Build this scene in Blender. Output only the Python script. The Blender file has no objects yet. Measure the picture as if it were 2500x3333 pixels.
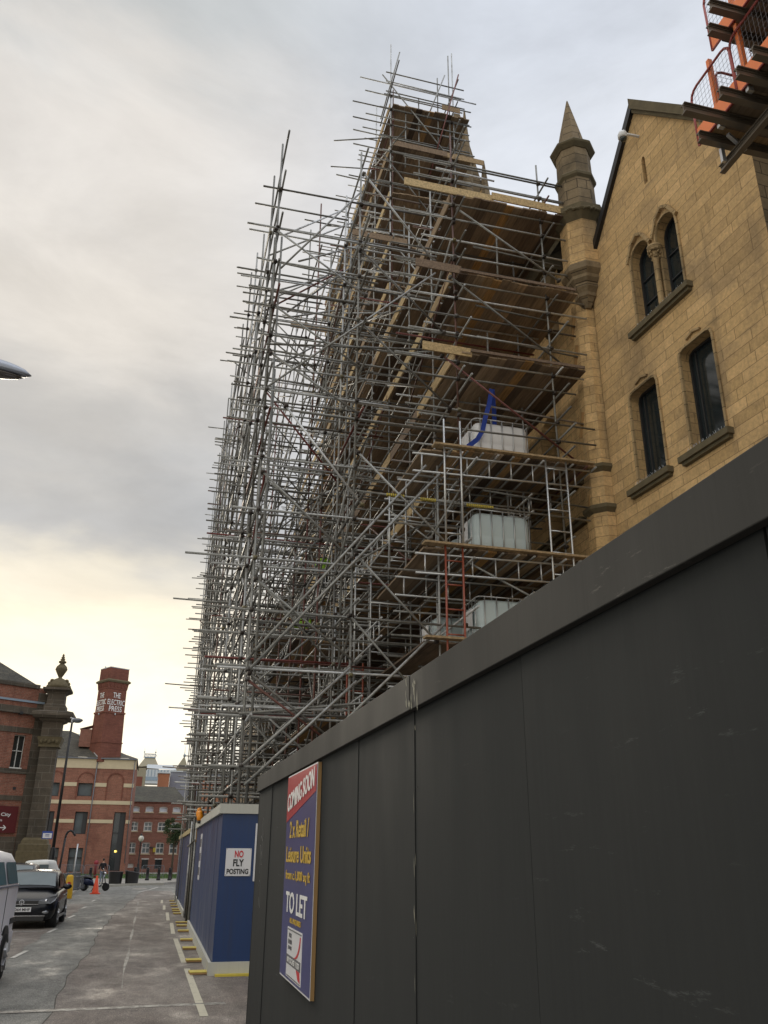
import bpy, bmesh, math, random
from mathutils import Vector, Matrix, geometry
random.seed(7)
R = math.radians
scn = bpy.context.scene

# ---------------------------------------------------------------- camera
cam_d = bpy.data.cameras.new('camera')
cam = bpy.data.objects.new('camera', cam_d)
scn.collection.objects.link(cam)
cam_d.sensor_fit = 'VERTICAL'; cam_d.sensor_height = 33.33; cam_d.lens = 27.40
cam_d.clip_start = 0.05; cam_d.clip_end = 2000
cam.matrix_world = Matrix(((0.967635, -0.101245, -0.231152, 0.0),
                           (-0.252247, -0.361635, -0.897547, 0.0),
                           (0.007279, 0.926806, -0.37547, 1.65),
                           (0, 0, 0, 1)))
scn.camera = cam
scn.view_settings.view_transform = 'Standard'
scn.view_settings.look = 'None'
scn.view_settings.exposure = 0.15
scn.view_settings.gamma = 1.0

# ---------------------------------------------------------------- sky
SUN_AZ, SUN_EL = -9.0, 11.0
world = bpy.data.worlds.new("World"); scn.world = world; world.use_nodes = True
wn, wl = world.node_tree.nodes, world.node_tree.links
wn.clear()
def s2l(c): return tuple((x / 12.92 if x <= 0.04045 else ((x + 0.055) / 1.055) ** 2.4) for x in c)
out = wn.new('ShaderNodeOutputWorld'); bg = wn.new('ShaderNodeBackground')
wl.new(bg.outputs[0], out.inputs[0])
tc = wn.new('ShaderNodeTexCoord')
sep = wn.new('ShaderNodeSeparateXYZ'); wl.new(tc.outputs['Generated'], sep.inputs[0])
def wmath(op, a, b=None, c=None, clamp=False):
    n = wn.new('ShaderNodeMath'); n.operation = op; n.use_clamp = clamp
    for i, v in enumerate((a, b, c)):
        if v is None: continue
        if isinstance(v, (int, float)): n.inputs[i].default_value = v
        else: wl.new(v, n.inputs[i])
    return n.outputs[0]
mp = wn.new('ShaderNodeMapping'); mp.inputs['Scale'].default_value = (1.0, 1.0, 2.6)
wl.new(tc.outputs['Generated'], mp.inputs[0])
def wnoise(scale, detail, rough, off=0.0):
    n = wn.new('ShaderNodeTexNoise'); n.noise_dimensions = '4D'
    n.inputs['Scale'].default_value = scale; n.inputs['Detail'].default_value = detail
    n.inputs['Roughness'].default_value = rough; n.inputs['W'].default_value = off
    n.inputs['Distortion'].default_value = 0.35
    wl.new(mp.outputs[0], n.inputs['Vector']); return n.outputs['Fac']
n1 = wnoise(2.3, 5, 0.5, 1.7); n2 = wnoise(5.5, 6, 0.55, 4.2)
zz = wmath('ADD', sep.outputs[2], wmath('MULTIPLY', wmath('SUBTRACT', n1, 0.5), 0.20))
zz = wmath('ADD', zz, wmath('MULTIPLY', wmath('SUBTRACT', n2, 0.5), 0.13))
def wramp(fac, stops):
    r = wn.new('ShaderNodeValToRGB'); r.color_ramp.interpolation = 'EASE'
    while len(r.color_ramp.elements) < len(stops): r.color_ramp.elements.new(0.5)
    for e, (p, c) in zip(r.color_ramp.elements, stops):
        e.position = p; e.color = (*s2l(c), 1)
    wl.new(fac, r.inputs[0]); return r.outputs[0]
left = wramp(zz, [(0.00, (.80, .80, .79)), (0.075, (.88, .87, .84)), (0.14, (1.0, .975, .895)), (0.21, (.97, .92, .82)),
                  (0.28, (.84, .815, .755)), (0.345, (.665, .67, .675)), (0.44, (.715, .705, .69)),
                  (0.56, (.85, .825, .79)), (0.68, (.845, .825, .80)), (0.80, (.745, .755, .755)), (0.92, (.77, .78, .79)), (1.0, (.9, .91, .93))])
right = wramp(zz, [(0.0, (.74, .75, .77)), (0.3, (.80, .81, .83)), (0.5, (.84, .85, .87)), (0.8, (.80, .82, .855)), (1.0, (.88, .90, .94))])
# azimuth blend: x / length of the horizontal part
hx = wmath('DIVIDE', sep.outputs[0], wmath('SQRT', wmath('ADD', wmath('MULTIPLY', sep.outputs[0], sep.outputs[0]), wmath('ADD', wmath('MULTIPLY', sep.outputs[1], sep.outputs[1]), 0.02))))
azf = wn.new('ShaderNodeMapRange'); azf.interpolation_type = 'SMOOTHSTEP'
azf.inputs['From Min'].default_value = -0.12; azf.inputs['From Max'].default_value = 0.45
wl.new(hx, azf.inputs[0])
mx = wn.new('ShaderNodeMix'); mx.data_type = 'RGBA'
wl.new(azf.outputs[0], mx.inputs[0]); wl.new(left, mx.inputs[6]); wl.new(right, mx.inputs[7])
# overcast sky, brighter overhead; unseen half behind the camera boosted to lift walls
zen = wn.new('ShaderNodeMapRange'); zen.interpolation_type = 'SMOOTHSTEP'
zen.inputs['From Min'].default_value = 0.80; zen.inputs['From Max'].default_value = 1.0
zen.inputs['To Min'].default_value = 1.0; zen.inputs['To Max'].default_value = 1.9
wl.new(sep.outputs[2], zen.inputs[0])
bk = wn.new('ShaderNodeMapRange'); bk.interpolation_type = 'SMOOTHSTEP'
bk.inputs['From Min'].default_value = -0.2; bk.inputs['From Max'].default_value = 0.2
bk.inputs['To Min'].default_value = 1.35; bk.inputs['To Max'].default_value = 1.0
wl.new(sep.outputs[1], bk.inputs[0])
n3 = wnoise(3.4, 7, 0.6, 9.3)
tex = wn.new('ShaderNodeMapRange'); tex.inputs['From Min'].default_value = .32; tex.inputs['From Max'].default_value = .68
tex.inputs['To Min'].default_value = .88; tex.inputs['To Max'].default_value = 1.17
wl.new(n3, tex.inputs[0])
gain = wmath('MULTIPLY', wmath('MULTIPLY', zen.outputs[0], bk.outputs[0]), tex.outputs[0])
sky = wn.new('ShaderNodeTexSky'); sky.sky_type = 'NISHITA'; sky.sun_disc = False
sky.sun_elevation = R(SUN_EL); sky.sun_rotation = R(SUN_AZ)
skm = wn.new('ShaderNodeMix'); skm.data_type = 'RGBA'; skm.blend_type = 'ADD'; skm.inputs[0].default_value = 1.0
sks = wn.new('ShaderNodeVectorMath'); sks.operation = 'SCALE'; sks.inputs['Scale'].default_value = 0.006
wl.new(sky.outputs[0], sks.inputs[0])
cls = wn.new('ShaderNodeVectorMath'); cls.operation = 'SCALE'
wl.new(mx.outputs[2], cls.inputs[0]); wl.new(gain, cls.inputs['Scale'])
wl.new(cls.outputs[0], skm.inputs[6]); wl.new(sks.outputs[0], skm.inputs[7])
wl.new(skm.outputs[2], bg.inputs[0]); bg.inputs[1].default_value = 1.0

sd = bpy.data.lights.new('sun', 'SUN'); sd.energy = 0.9; sd.angle = R(16); sd.color = (1, .90, .74)
sun = bpy.data.objects.new('sun', sd); scn.collection.objects.link(sun)
dv = Vector((math.sin(R(SUN_AZ)) * math.cos(R(SUN_EL)), math.cos(R(SUN_AZ)) * math.cos(R(SUN_EL)), math.sin(R(SUN_EL))))
sun.rotation_euler = dv.to_track_quat('Z', 'Y').to_euler()

# ---------------------------------------------------------------- materials
def newmat(name):
    m = bpy.data.materials.new(name); m.use_nodes = True
    nt = m.node_tree; return m, nt, nt.nodes['Principled BSDF']
def N(nt, t, **k):
    n = nt.nodes.new(t)
    for a, v in k.items():
        if a in n.inputs: n.inputs[a].default_value = v
        else: setattr(n, a, v)
    return n
def mixc(nt, f, a, b, blend='MIX'):
    n = nt.nodes.new('ShaderNodeMix'); n.data_type = 'RGBA'; n.blend_type = blend
    for i, v in ((0, f), (6, a), (7, b)):
        if isinstance(v, (int, float)): n.inputs[i].default_value = v
        elif isinstance(v, tuple): n.inputs[i].default_value = (*v[:3], 1)
        else: nt.links.new(v, n.inputs[i])
    return n.outputs[2]
def ramp(nt, fac, stops, interp='LINEAR'):
    r = nt.nodes.new('ShaderNodeValToRGB'); r.color_ramp.interpolation = interp
    while len(r.color_ramp.elements) < len(stops): r.color_ramp.elements.new(0.5)
    for e, (p, c) in zip(r.color_ramp.elements, stops):
        e.position = p; e.color = ((*c, 1) if isinstance(c, tuple) else (c, c, c, 1))
    nt.links.new(fac, r.inputs[0]); return r.outputs[0]
def noise(nt, vec, scale, detail=4, rough=0.55):
    n = N(nt, 'ShaderNodeTexNoise', Scale=scale, Detail=detail, Roughness=rough)
    if vec is not None: nt.links.new(vec, n.inputs['Vector'])
    return n.outputs['Fac']
def bump(nt, b, h, strength, dist=0.01):
    n = N(nt, 'ShaderNodeBump', Strength=strength, Distance=dist)
    nt.links.new(h, n.inputs['Height']); nt.links.new(n.outputs[0], b.inputs['Normal'])
def geo_pos(nt):
    return nt.nodes.new('ShaderNodeNewGeometry').outputs['Position']
def mapped(nt, src, sc):
    m = nt.nodes.new('ShaderNodeMapping'); m.inputs['Scale'].default_value = sc
    nt.links.new(src, m.inputs[0]); return m.outputs[0]

def simple(name, col, rough=0.6, metal=0.0, var=0.15, scale=3.0, bmp=0.0, spec=0.5, streak=False):
    m, nt, b = newmat(name)
    p = nt.nodes.new('ShaderNodeTexCoord').outputs['Object']
    q = mapped(nt, p, (1, 1, 0.15)) if streak else p
    f = noise(nt, q, scale, 5)
    c = mixc(nt, f, tuple(x * (1 - var) for x in col), tuple(min(1, x * (1 + var)) for x in col))
    nt.links.new(c, b.inputs['Base Color'])
    b.inputs['Roughness'].default_value = rough; b.inputs['Metallic'].default_value = metal
    b.inputs['Specular IOR Level'].default_value = spec
    if bmp: bump(nt, b, noise(nt, p, scale * 12, 3), bmp)
    return m

def masonry(name, c1, c2, mortar, bw, rh, msz, stain=(0.03, 0.028, 0.025), stain_amt=0.35, bmp=0.5, off=0.5, rough=0.9, nscale=0.6, grain=0.25):
    m, nt, b = newmat(name)
    uv = nt.nodes.new('ShaderNodeTexCoord').outputs['UV']
    pos = geo_pos(nt)
    wob = N(nt, 'ShaderNodeTexNoise', Scale=0.9, Detail=2)
    nt.links.new(pos, wob.inputs['Vector'])
    sc = N(nt, 'ShaderNodeVectorMath', operation='SCALE'); sc.inputs['Scale'].default_value = rh * 0.06
    nt.links.new(wob.outputs['Color'], sc.inputs[0])
    ad = N(nt, 'ShaderNodeVectorMath', operation='ADD'); nt.links.new(uv, ad.inputs[0]); nt.links.new(sc.outputs[0], ad.inputs[1])
    br = N(nt, 'ShaderNodeTexBrick'); br.offset = off; br.squash = 1.25; br.squash_frequency = 3; br.offset_frequency = 2
    br.inputs['Scale'].default_value = 1.0; br.inputs['Mortar Size'].default_value = msz; br.inputs['Mortar Smooth'].default_value = 0.15
    br.inputs['Brick Width'].default_value = bw; br.inputs['Row Height'].default_value = rh
    br.inputs['Color1'].default_value = (*c1, 1); br.inputs['Color2'].default_value = (*c2, 1); br.inputs['Mortar'].default_value = (*mortar, 1)
    nt.links.new(ad.outputs[0], br.inputs['Vector'])
    f1 = noise(nt, pos, nscale, 5, 0.6)
    st = ramp(nt, f1, [(0.50, 0.0), (0.72, stain_amt)])
    c = mixc(nt, st, br.outputs['Color'], stain)
    # single dark stones
    uvs = mapped(nt, ad.outputs[0], (1 / bw, 1 / rh, 1))
    f2 = noise(nt, uvs, 0.8, 2, 0.5)
    c = mixc(nt, ramp(nt, f2, [(0.62, 0.0), (0.80, 0.45 * min(1, stain_amt * 2))]), c, stain)
    wn_ = N(nt, 'ShaderNodeTexWhiteNoise', noise_dimensions='2D')
    fl = N(nt, 'ShaderNodeVectorMath', operation='FLOOR'); nt.links.new(mapped(nt, ad.outputs[0], (.5/bw, 1/rh, 1)), fl.inputs[0]); nt.links.new(fl.outputs[0], wn_.inputs['Vector'])
    c = mixc(nt, 1.0, c, ramp(nt, wn_.outputs['Value'], [(0, .90), (1, 1.10)]), 'MULTIPLY')
    f4 = noise(nt, mapped(nt, pos, (1.6, 1.6, .16)), 1.5, 5, .6)
    c = mixc(nt, ramp(nt, f4, [(.54, 0.0), (.74, stain_amt*.6)]), c, stain)
    f3 = noise(nt, pos, 14, 5, 0.7)
    c = mixc(nt, 1.0, c, ramp(nt, f3, [(0.25, 1 - grain), (0.75, 1 + grain * 0.6)]), 'MULTIPLY')
    nt.links.new(c, b.inputs['Base Color']); b.inputs['Roughness'].default_value = rough
    b.inputs['Specular IOR Level'].default_value = 0.25
    h = N(nt, 'ShaderNodeMath', operation='MULTIPLY_ADD'); h.inputs[1].default_value = -1.0
    nt.links.new(br.outputs['Fac'], h.inputs[0]); nt.links.new(f3, h.inputs[2])
    bump(nt, b, h.outputs[0], bmp, 0.012)
    return m

M = {}
M['stone'] = masonry('sandstone_ashlar', (.70, .475, .235), (.58, .39, .185), (.30, .195, .095), .80, .245, .007, stain=(.17, .13, .09), stain_amt=.6, bmp=.6, grain=.3)
M['stone_trim'] = masonry('sandstone_trim', (.48, .34, .18), (.40, .285, .15), (.14, .10, .05), .9, .30, .009, stain=(.05, .045, .035), stain_amt=.6)
M['stone_dark'] = masonry('dark_stone', (.27, .205, .125), (.21, .16, .10), (.08, .06, .04), .8, .30, .012, stain=(.03, .028, .022), stain_amt=.6)  # darker tone than the front ashlar; the gable's side wall wears it
M['stone_moss'] = simple('mossy_stone', (.13, .105, .06), .95, var=.4, scale=6, bmp=.5)
M['stone_grey'] = masonry('blackened_ashlar', (.135, .11, .085), (.10, .085, .065), (.19, .17, .14), .8, .42, .014, stain=(.03, .03, .028), stain_amt=.6)
M['brick'] = masonry('red_brick', (.34, .13, .085), (.27, .105, .07), (.30, .20, .15), .23, .085, .012, stain=(.13, .05, .04), stain_amt=.6, bmp=.25, nscale=.5, grain=.4)
M['brick_pale'] = masonry('pale_red_brick', (.32, .135, .095), (.27, .12, .085), (.28, .18, .14), .23, .085, .012, stain=(.22, .10, .075), stain_amt=.6, bmp=.25, grain=.4)
M['brick_tower'] = masonry('tower_brick', (.235, .085, .055), (.20, .07, .05), (.17, .09, .07), .23, .085, .010, stain=(.10, .04, .03), stain_amt=.5, bmp=.2, grain=.3)
M['cream'] = simple('cream_stone_band', (.58, .49, .33), .85, var=.12, scale=2, bmp=.1)
M['slate'] = masonry('roof_slate', (.105, .095, .075), (.075, .07, .06), (.04, .04, .035), .3, .22, .012, stain=(.12, .12, .09), stain_amt=.5, bmp=.3)
M['lead'] = simple('lead_grey', (.16, .17, .19), .5, .2)
M['glass_dark'] = simple('dark_window_glass', (.02, .028, .031), .09, 0, .6, 1.1, spec=.8)
M['glass_pale'] = simple('pale_window_glass', (.12, .15, .16), .10, 0, .5, .9, spec=.8)
M['blind'] = simple('white_window_blind', (.62, .66, .74), .5)
M['white_paint'] = simple('white_painted_wood', (.72, .72, .68), .5)
M['frame_dark'] = simple('dark_window_frame', (.03, .032, .035), .5)
M['iron'] = simple('black_painted_iron', (.018, .018, .02), .42, .3)
M['black_plastic'] = simple('black_plastic', (.015, .015, .016), .45)
M['rubber'] = simple('tyre_rubber', (.014, .014, .014), .8)
M['alloy'] = simple('alloy_wheel', (.45, .45, .46), .35, .8)
M['car_paint'] = simple('black_car_paint', (.010, .011, .015), .22, .1, .1)
M['chrome'] = simple('chrome', (.7, .7, .72), .15, 1.0)
M['lens'] = simple('headlight_lens', (.28, .29, .31), .12, .5)
M['van_paint'] = simple('silver_white_van_paint', (.72, .72, .77), .32, 0, .05)
M['white_plastic'] = simple('white_plastic', (.7, .7, .7), .4)
M['letters_white'] = simple('white_lettering', (.80, .80, .78), .6, var=.05)
M['letters_black'] = simple('black_lettering', (.01, .01, .012), .5)
M['letters_red'] = simple('red_lettering', (.55, .02, .03), .5)
M['letters_gold'] = simple('gold_lettering', (.62, .40, .035), .5, var=.2, scale=18)
M['poster_white'] = simple('white_poster', (.70, .70, .72), .45, var=.05)
M['poster_blue'] = simple('blue_print', (.035, .04, .17), .35, var=.3, scale=2.2)
M['poster_red'] = simple('red_print', (.42, .015, .03), .35, var=.1)
M['poster_grey'] = simple('grey_print', (.12, .12, .13), .5)
M['sign_maroon'] = simple('maroon_sign', (.11, .012, .014), .5)
M['sign_blue'] = simple('blue_sign', (.02, .06, .30), .5)
M['cone'] = simple('orange_cone_plastic', (.72, .075, .02), .5)
M['amber'] = simple('amber_lamp_plastic', (.85, .30, .015), .35)
M['yellow'] = simple('yellow_paint', (.58, .46, .06), .7, var=.25, scale=8)
M['yellow_bright'] = simple('yellow_plastic', (.75, .45, .02), .5)
M['timber'] = simple('raw_timber', (.36, .22, .09), .75, var=.3, scale=3, streak=True)
M['orange_steel'] = simple('orange_painted_steel', (.90, .24, .07), .5, 0, .12)
M['rail_red'] = simple('dull_red_rail', (.36, .07, .06), .5, 0, .12)
M['orange_mesh'] = simple('dull_red_mesh_wire', (.24, .05, .03), .6, .2)
M['mesh_grey'] = simple('grey_mesh_wire', (.24, .23, .25), .6, .2)
M['beam_steel'] = simple('weathered_alloy_beam', (.20, .17, .135), .5, .5, .35, 3)
M['skin'] = simple('skin', (.40, .23, .16), .6)
M['hair'] = simple('dark_hair', (.012, .009, .007), .7)
M['jacket'] = simple('black_jacket', (.012, .012, .015), .85)
M['jeans'] = simple('grey_blue_jeans', (.16, .19, .25), .85)
M['hivis'] = simple('hi_vis_yellow', (.30, .55, .04), .7)
M['trousers'] = simple('navy_trousers', (.02, .025, .04), .85)
M['helmet'] = simple('white_helmet', (.75, .75, .72), .4)
M['strap'] = simple('blue_webbing', (.015, .05, .33), .7, var=.2, scale=8)
M['grass_m'] = simple('grass_blades', (.075, .13, .035), .9, var=.35, scale=2)
M['leaf'] = simple('leaf', (.035, .06, .018), .8, var=.4, scale=3)
M['bark'] = simple('bark', (.06, .045, .03), .9)
M['far_metal'] = simple('pale_roof_glazing', (.52, .56, .58), .5, .1)
M['far_grey'] = simple('grey_cladding', (.22, .23, .27), .7)
M['far_blue'] = simple('blue_grey_ironwork', (.26, .33, .40), .7)
M['far_stone'] = simple('far_stone', (.30, .27, .19), .9)
M['paver'] = masonry('plaza_pavers', (.36, .34, .30), (.31, .29, .26), (.2, .19, .17), .6, .4, .012, stain=(.2, .19, .17), stain_amt=.4, bmp=.15)
M['paint_line'] = None

# galvanised tube: each tube carries its own random value
def tube_mat():
    m, nt, b = newmat('galvanised_tube')
    a = N(nt, 'ShaderNodeAttribute'); a.attribute_name = 'rnd'
    pos = geo_pos(nt)
    c = ramp(nt, a.outputs['Fac'], [(0, (.12, .115, .105)), (.3, (.20, .197, .18)), (.62, (.29, .29, .272)), (.82, (.41, .415, .405)), (.935, (.62, .63, .63)), (.95, (.14, .10, .08)), (.98, (.17, .04, .035)), (1.0, (.11, .06, .045))])
    f = noise(nt, pos, 3.2, 5, .65)
    c = mixc(nt, ramp(nt, f, [(.52, 0.0), (.75, .7)]), c, (.10, .075, .05))
    f2 = noise(nt, pos, 22, 3)
    c = mixc(nt, 1.0, c, ramp(nt, f2, [(.3, .78), (.7, 1.15)]), 'MULTIPLY')
    nt.links.new(c, b.inputs['Base Color']); b.inputs['Metallic'].default_value = .4
    nt.links.new(ramp(nt, f, [(.3, .36), (.7, .62)]), b.inputs['Roughness'])
    return m
M['tube'] = tube_mat()
def coupler_mat():
    m, nt, b = newmat('rusty_coupler')
    a = N(nt, 'ShaderNodeAttribute'); a.attribute_name = 'rnd'
    c = ramp(nt, a.outputs['Fac'], [(0, (.035, .028, .025)), (.5, (.07, .055, .045)), (.85, (.16, .15, .14)), (1.0, (.22, .19, .10))])
    nt.links.new(c, b.inputs['Base Color']); b.inputs['Metallic'].default_value = .5; b.inputs['Roughness'].default_value = .6
    return m
M['coupler'] = coupler_mat()
def alu_mat(name, col):
    m, nt, b = newmat(name)
    f = noise(nt, geo_pos(nt), 5, 4)
    nt.links.new(mixc(nt, f, tuple(x * .8 for x in col), col), b.inputs['Base Color'])
    b.inputs['Metallic'].default_value = .75; b.inputs['Roughness'].default_value = .38
    return m
M['alu'] = alu_mat('aluminium_ladder_beam', (.62, .63, .63))
M['red_tube'] = alu_mat('red_oxide_ladder_beam', (.30, .075, .04))
M['red_tube'].node_tree.nodes['Principled BSDF'].inputs['Metallic'].default_value = .1
M['cage'] = alu_mat('cage_steel', (.60, .61, .62))
def plank_mat(name, stops, rough=.85):
    m, nt, b = newmat(name)
    a = N(nt, 'ShaderNodeAttribute'); a.attribute_name = 'rnd'
    c = ramp(nt, a.outputs['Fac'], stops)
    p = nt.nodes.new('ShaderNodeTexCoord').outputs['UV']
    g = noise(nt, mapped(nt, geo_pos(nt), (14, .9, 14)), 1.6, 5, .65)
    c = mixc(nt, 1.0, c, ramp(nt, g, [(.28, .55), (.72, 1.3)]), 'MULTIPLY')
    nt.links.new(c, b.inputs['Base Color']); b.inputs['Roughness'].default_value = rough
    b.inputs['Specular IOR Level'].default_value = .2
    return m
M['deck'] = plank_mat('scaffold_board', [(0, (.11, .08, .06)), (.3, (.25, .185, .13)), (.6, (.34, .25, .165)), (.88, (.43, .32, .21)), (.95, (.50, .29, .11)), (1, (.48, .39, .30))])
M['toe'] = plank_mat('toe_board_timber', [(0, (.20, .145, .11)), (.3, (.40, .29, .17)), (.6, (.52, .38, .20)), (1, (.62, .49, .28))])
M['deck_edge'] = plank_mat('deck_end_timber', [(0, (.12, .07, .05)), (1, (.45, .25, .08))])

def ply_mat(name, col, rough=.55, scuff=(.35, .35, .33), amt=.5, gl=.3, var=.12, drip=None):
    m, nt, b = newmat(name)
    pos = geo_pos(nt)
    f = noise(nt, mapped(nt, pos, (1, 1, .35)), 1.3, 6, .6)
    c = mixc(nt, f, tuple(x * (1 - var) for x in col), tuple(x * (1 + var) for x in col))
    # grain of the ply showing through the paint
    g = noise(nt, mapped(nt, pos, (40, 40, 2.2)), 1.0, 4, .7)
    c = mixc(nt, 1.0, c, ramp(nt, g, [(.3, .95), (.7, 1.05)]), 'MULTIPLY')
    # pale scuffs and scratches
    s1 = noise(nt, mapped(nt, pos, (1, 1.4, 9)), 2.4, 7, .75)
    s2 = noise(nt, pos, .7, 3)
    k = N(nt, 'ShaderNodeMath', operation='MULTIPLY')
    nt.links.new(ramp(nt, s1, [(.62, 0.0), (.69, 1.0)]), k.inputs[0]); nt.links.new(ramp(nt, s2, [(.48, 0.0), (.66, amt)]), k.inputs[1])
    c = mixc(nt, k.outputs[0], c, scuff)
    if drip:
        d = noise(nt, mapped(nt, pos, (9, 9, .35)), 1.2, 5, .7)
        c = mixc(nt, ramp(nt, d, [(.5, 0.0), (.72, .75)]), c, drip)
    nt.links.new(c, b.inputs['Base Color'])
    nt.links.new(ramp(nt, f, [(.3, rough - .1), (.7, rough + .12)]), b.inputs['Roughness'])
    b.inputs['Specular IOR Level'].default_value = gl
    bump(nt, b, g, .12, .004)
    return m
M['ply_grey'] = ply_mat('grey_painted_plywood', (.035, .0375, .038), .78, scuff=(.11, .115, .115), amt=.7, gl=.12)
M['ply_fascia'] = ply_mat('grey_painted_fascia', (.052, .051, .048), .72, scuff=(.34, .32, .28), amt=.3, gl=.15)
M['ply_blue'] = ply_mat('blue_painted_plywood', (.006, .033, .125), .42, scuff=(.07, .10, .17), amt=.4, gl=.5, drip=(.018, .03, .075))
M['cap_white'] = ply_mat('dirty_white_board', (.50, .50, .45), .6, scuff=(.15, .14, .1), amt=.6)
M['cap_yellow'] = ply_mat('yellowed_board', (.46, .37, .19), .6, scuff=(.15, .14, .1), amt=.5)

def water_tank_mat(name, col):
    m, nt, b = newmat(name)
    p = nt.nodes.new('ShaderNodeTexCoord').outputs['Object']
    f = noise(nt, p, 1.4, 3)
    nt.links.new(mixc(nt, f, tuple(x * .88 for x in col), col), b.inputs['Base Color'])
    b.inputs['Roughness'].default_value = .35; b.inputs['Subsurface Weight'].default_value = .25
    b.inputs['Subsurface Radius'].default_value = (.1, .1, .1)
    return m
M['tank_white'] = water_tank_mat('white_tank_plastic', (.86, .86, .86))
M['tank_blue'] = water_tank_mat('water_filled_tank_plastic', (.62, .72, .74))

def asphalt(name, c1, c2, wet=.5):
    m, nt, b = newmat(name)
    pos = geo_pos(nt)
    big = noise(nt, mapped(nt, pos, (1, .35, 1)), .55, 6, .62)
    mid = noise(nt, mapped(nt, pos, (1, .5, 1)), 3.2, 6, .7)
    fine = noise(nt, pos, 95, 3, .7)
    agg = N(nt, 'ShaderNodeTexVoronoi', Scale=58.0); nt.links.new(pos, agg.inputs['Vector'])
    c = mixc(nt, ramp(nt, big, [(.38, 0.0), (.62, 1.0)]), c1, c2)
    c = mixc(nt, 1.0, c, ramp(nt, mid, [(.3, .62), (.7, 1.35)]), 'MULTIPLY')
    c = mixc(nt, 1.0, c, ramp(nt, agg.outputs['Distance'], [(.08, 1.8), (.5, .66)]), 'MULTIPLY')
    c = mixc(nt, 1.0, c, ramp(nt, fine, [(.3, .75), (.7, 1.25)]), 'MULTIPLY')
    # cracks
    wv = N(nt, 'ShaderNodeTexVoronoi', Scale=.55); wv.feature = 'DISTANCE_TO_EDGE'
    dis = N(nt, 'ShaderNodeVectorMath', operation='MULTIPLY_ADD'); dn = N(nt, 'ShaderNodeTexNoise', Scale=1.6, Detail=4)
    nt.links.new(pos, dn.inputs['Vector']); nt.links.new(dn.outputs['Color'], dis.inputs[0]); dis.inputs[1].default_value = (.9, .9, .9); nt.links.new(pos, dis.inputs[2])
    nt.links.new(dis.outputs[0], wv.inputs['Vector'])
    c = mixc(nt, ramp(nt, wv.outputs['Distance'], [(.0, .35), (.010, 0.0)]), c, (.018, .017, .016))
    nt.links.new(c, b.inputs['Base Color'])
    wetm = noise(nt, mapped(nt, pos, (1, .45, 1)), 1.1, 6, .65)
    nt.links.new(ramp(nt, wetm, [(.42, .85), (.58, .66), (.70, .36 if wet > .4 else .6)]), b.inputs['Roughness'])
    b.inputs['Specular IOR Level'].default_value = .5
    h = N(nt, 'ShaderNodeMath', operation='MULTIPLY_ADD'); h.inputs[1].default_value = -.8
    nt.links.new(agg.outputs['Distance'], h.inputs[0]); nt.links.new(mid, h.inputs[2])
    bump(nt, b, h.outputs[0], .9, .010)
    return m
M['road_grey'] = asphalt('wet_grey_asphalt', (.19, .188, .170), (.245, .24, .215))
M['road_red'] = asphalt('worn_red_asphalt', (.185, .152, .130), (.255, .225, .195))
M['ground_m'] = asphalt('ground_asphalt', (.12, .115, .105), (.15, .145, .13), .2)
def line_mat(name, col, wear=.52):
    m, nt, b = newmat(name)
    pos = geo_pos(nt)
    w = noise(nt, pos, 7, 7, .8)
    c = mixc(nt, ramp(nt, w, [(wear, 0.0), (wear + .1, 1.0)]), col, (.11, .10, .09))
    nt.links.new(c, b.inputs['Base Color']); b.inputs['Roughness'].default_value = .6
    bump(nt, b, noise(nt, pos, 60, 3), .4, .004)
    return m
M['line_cream'] = line_mat('cream_line_paint', (.47, .44, .33), .55)
M['line_white'] = line_mat('worn_white_line_paint', (.48, .47, .43), .52)
M['kerb'] = simple('kerb_stone', (.33, .31, .26), .8, var=.25, scale=2, bmp=.3)

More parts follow.
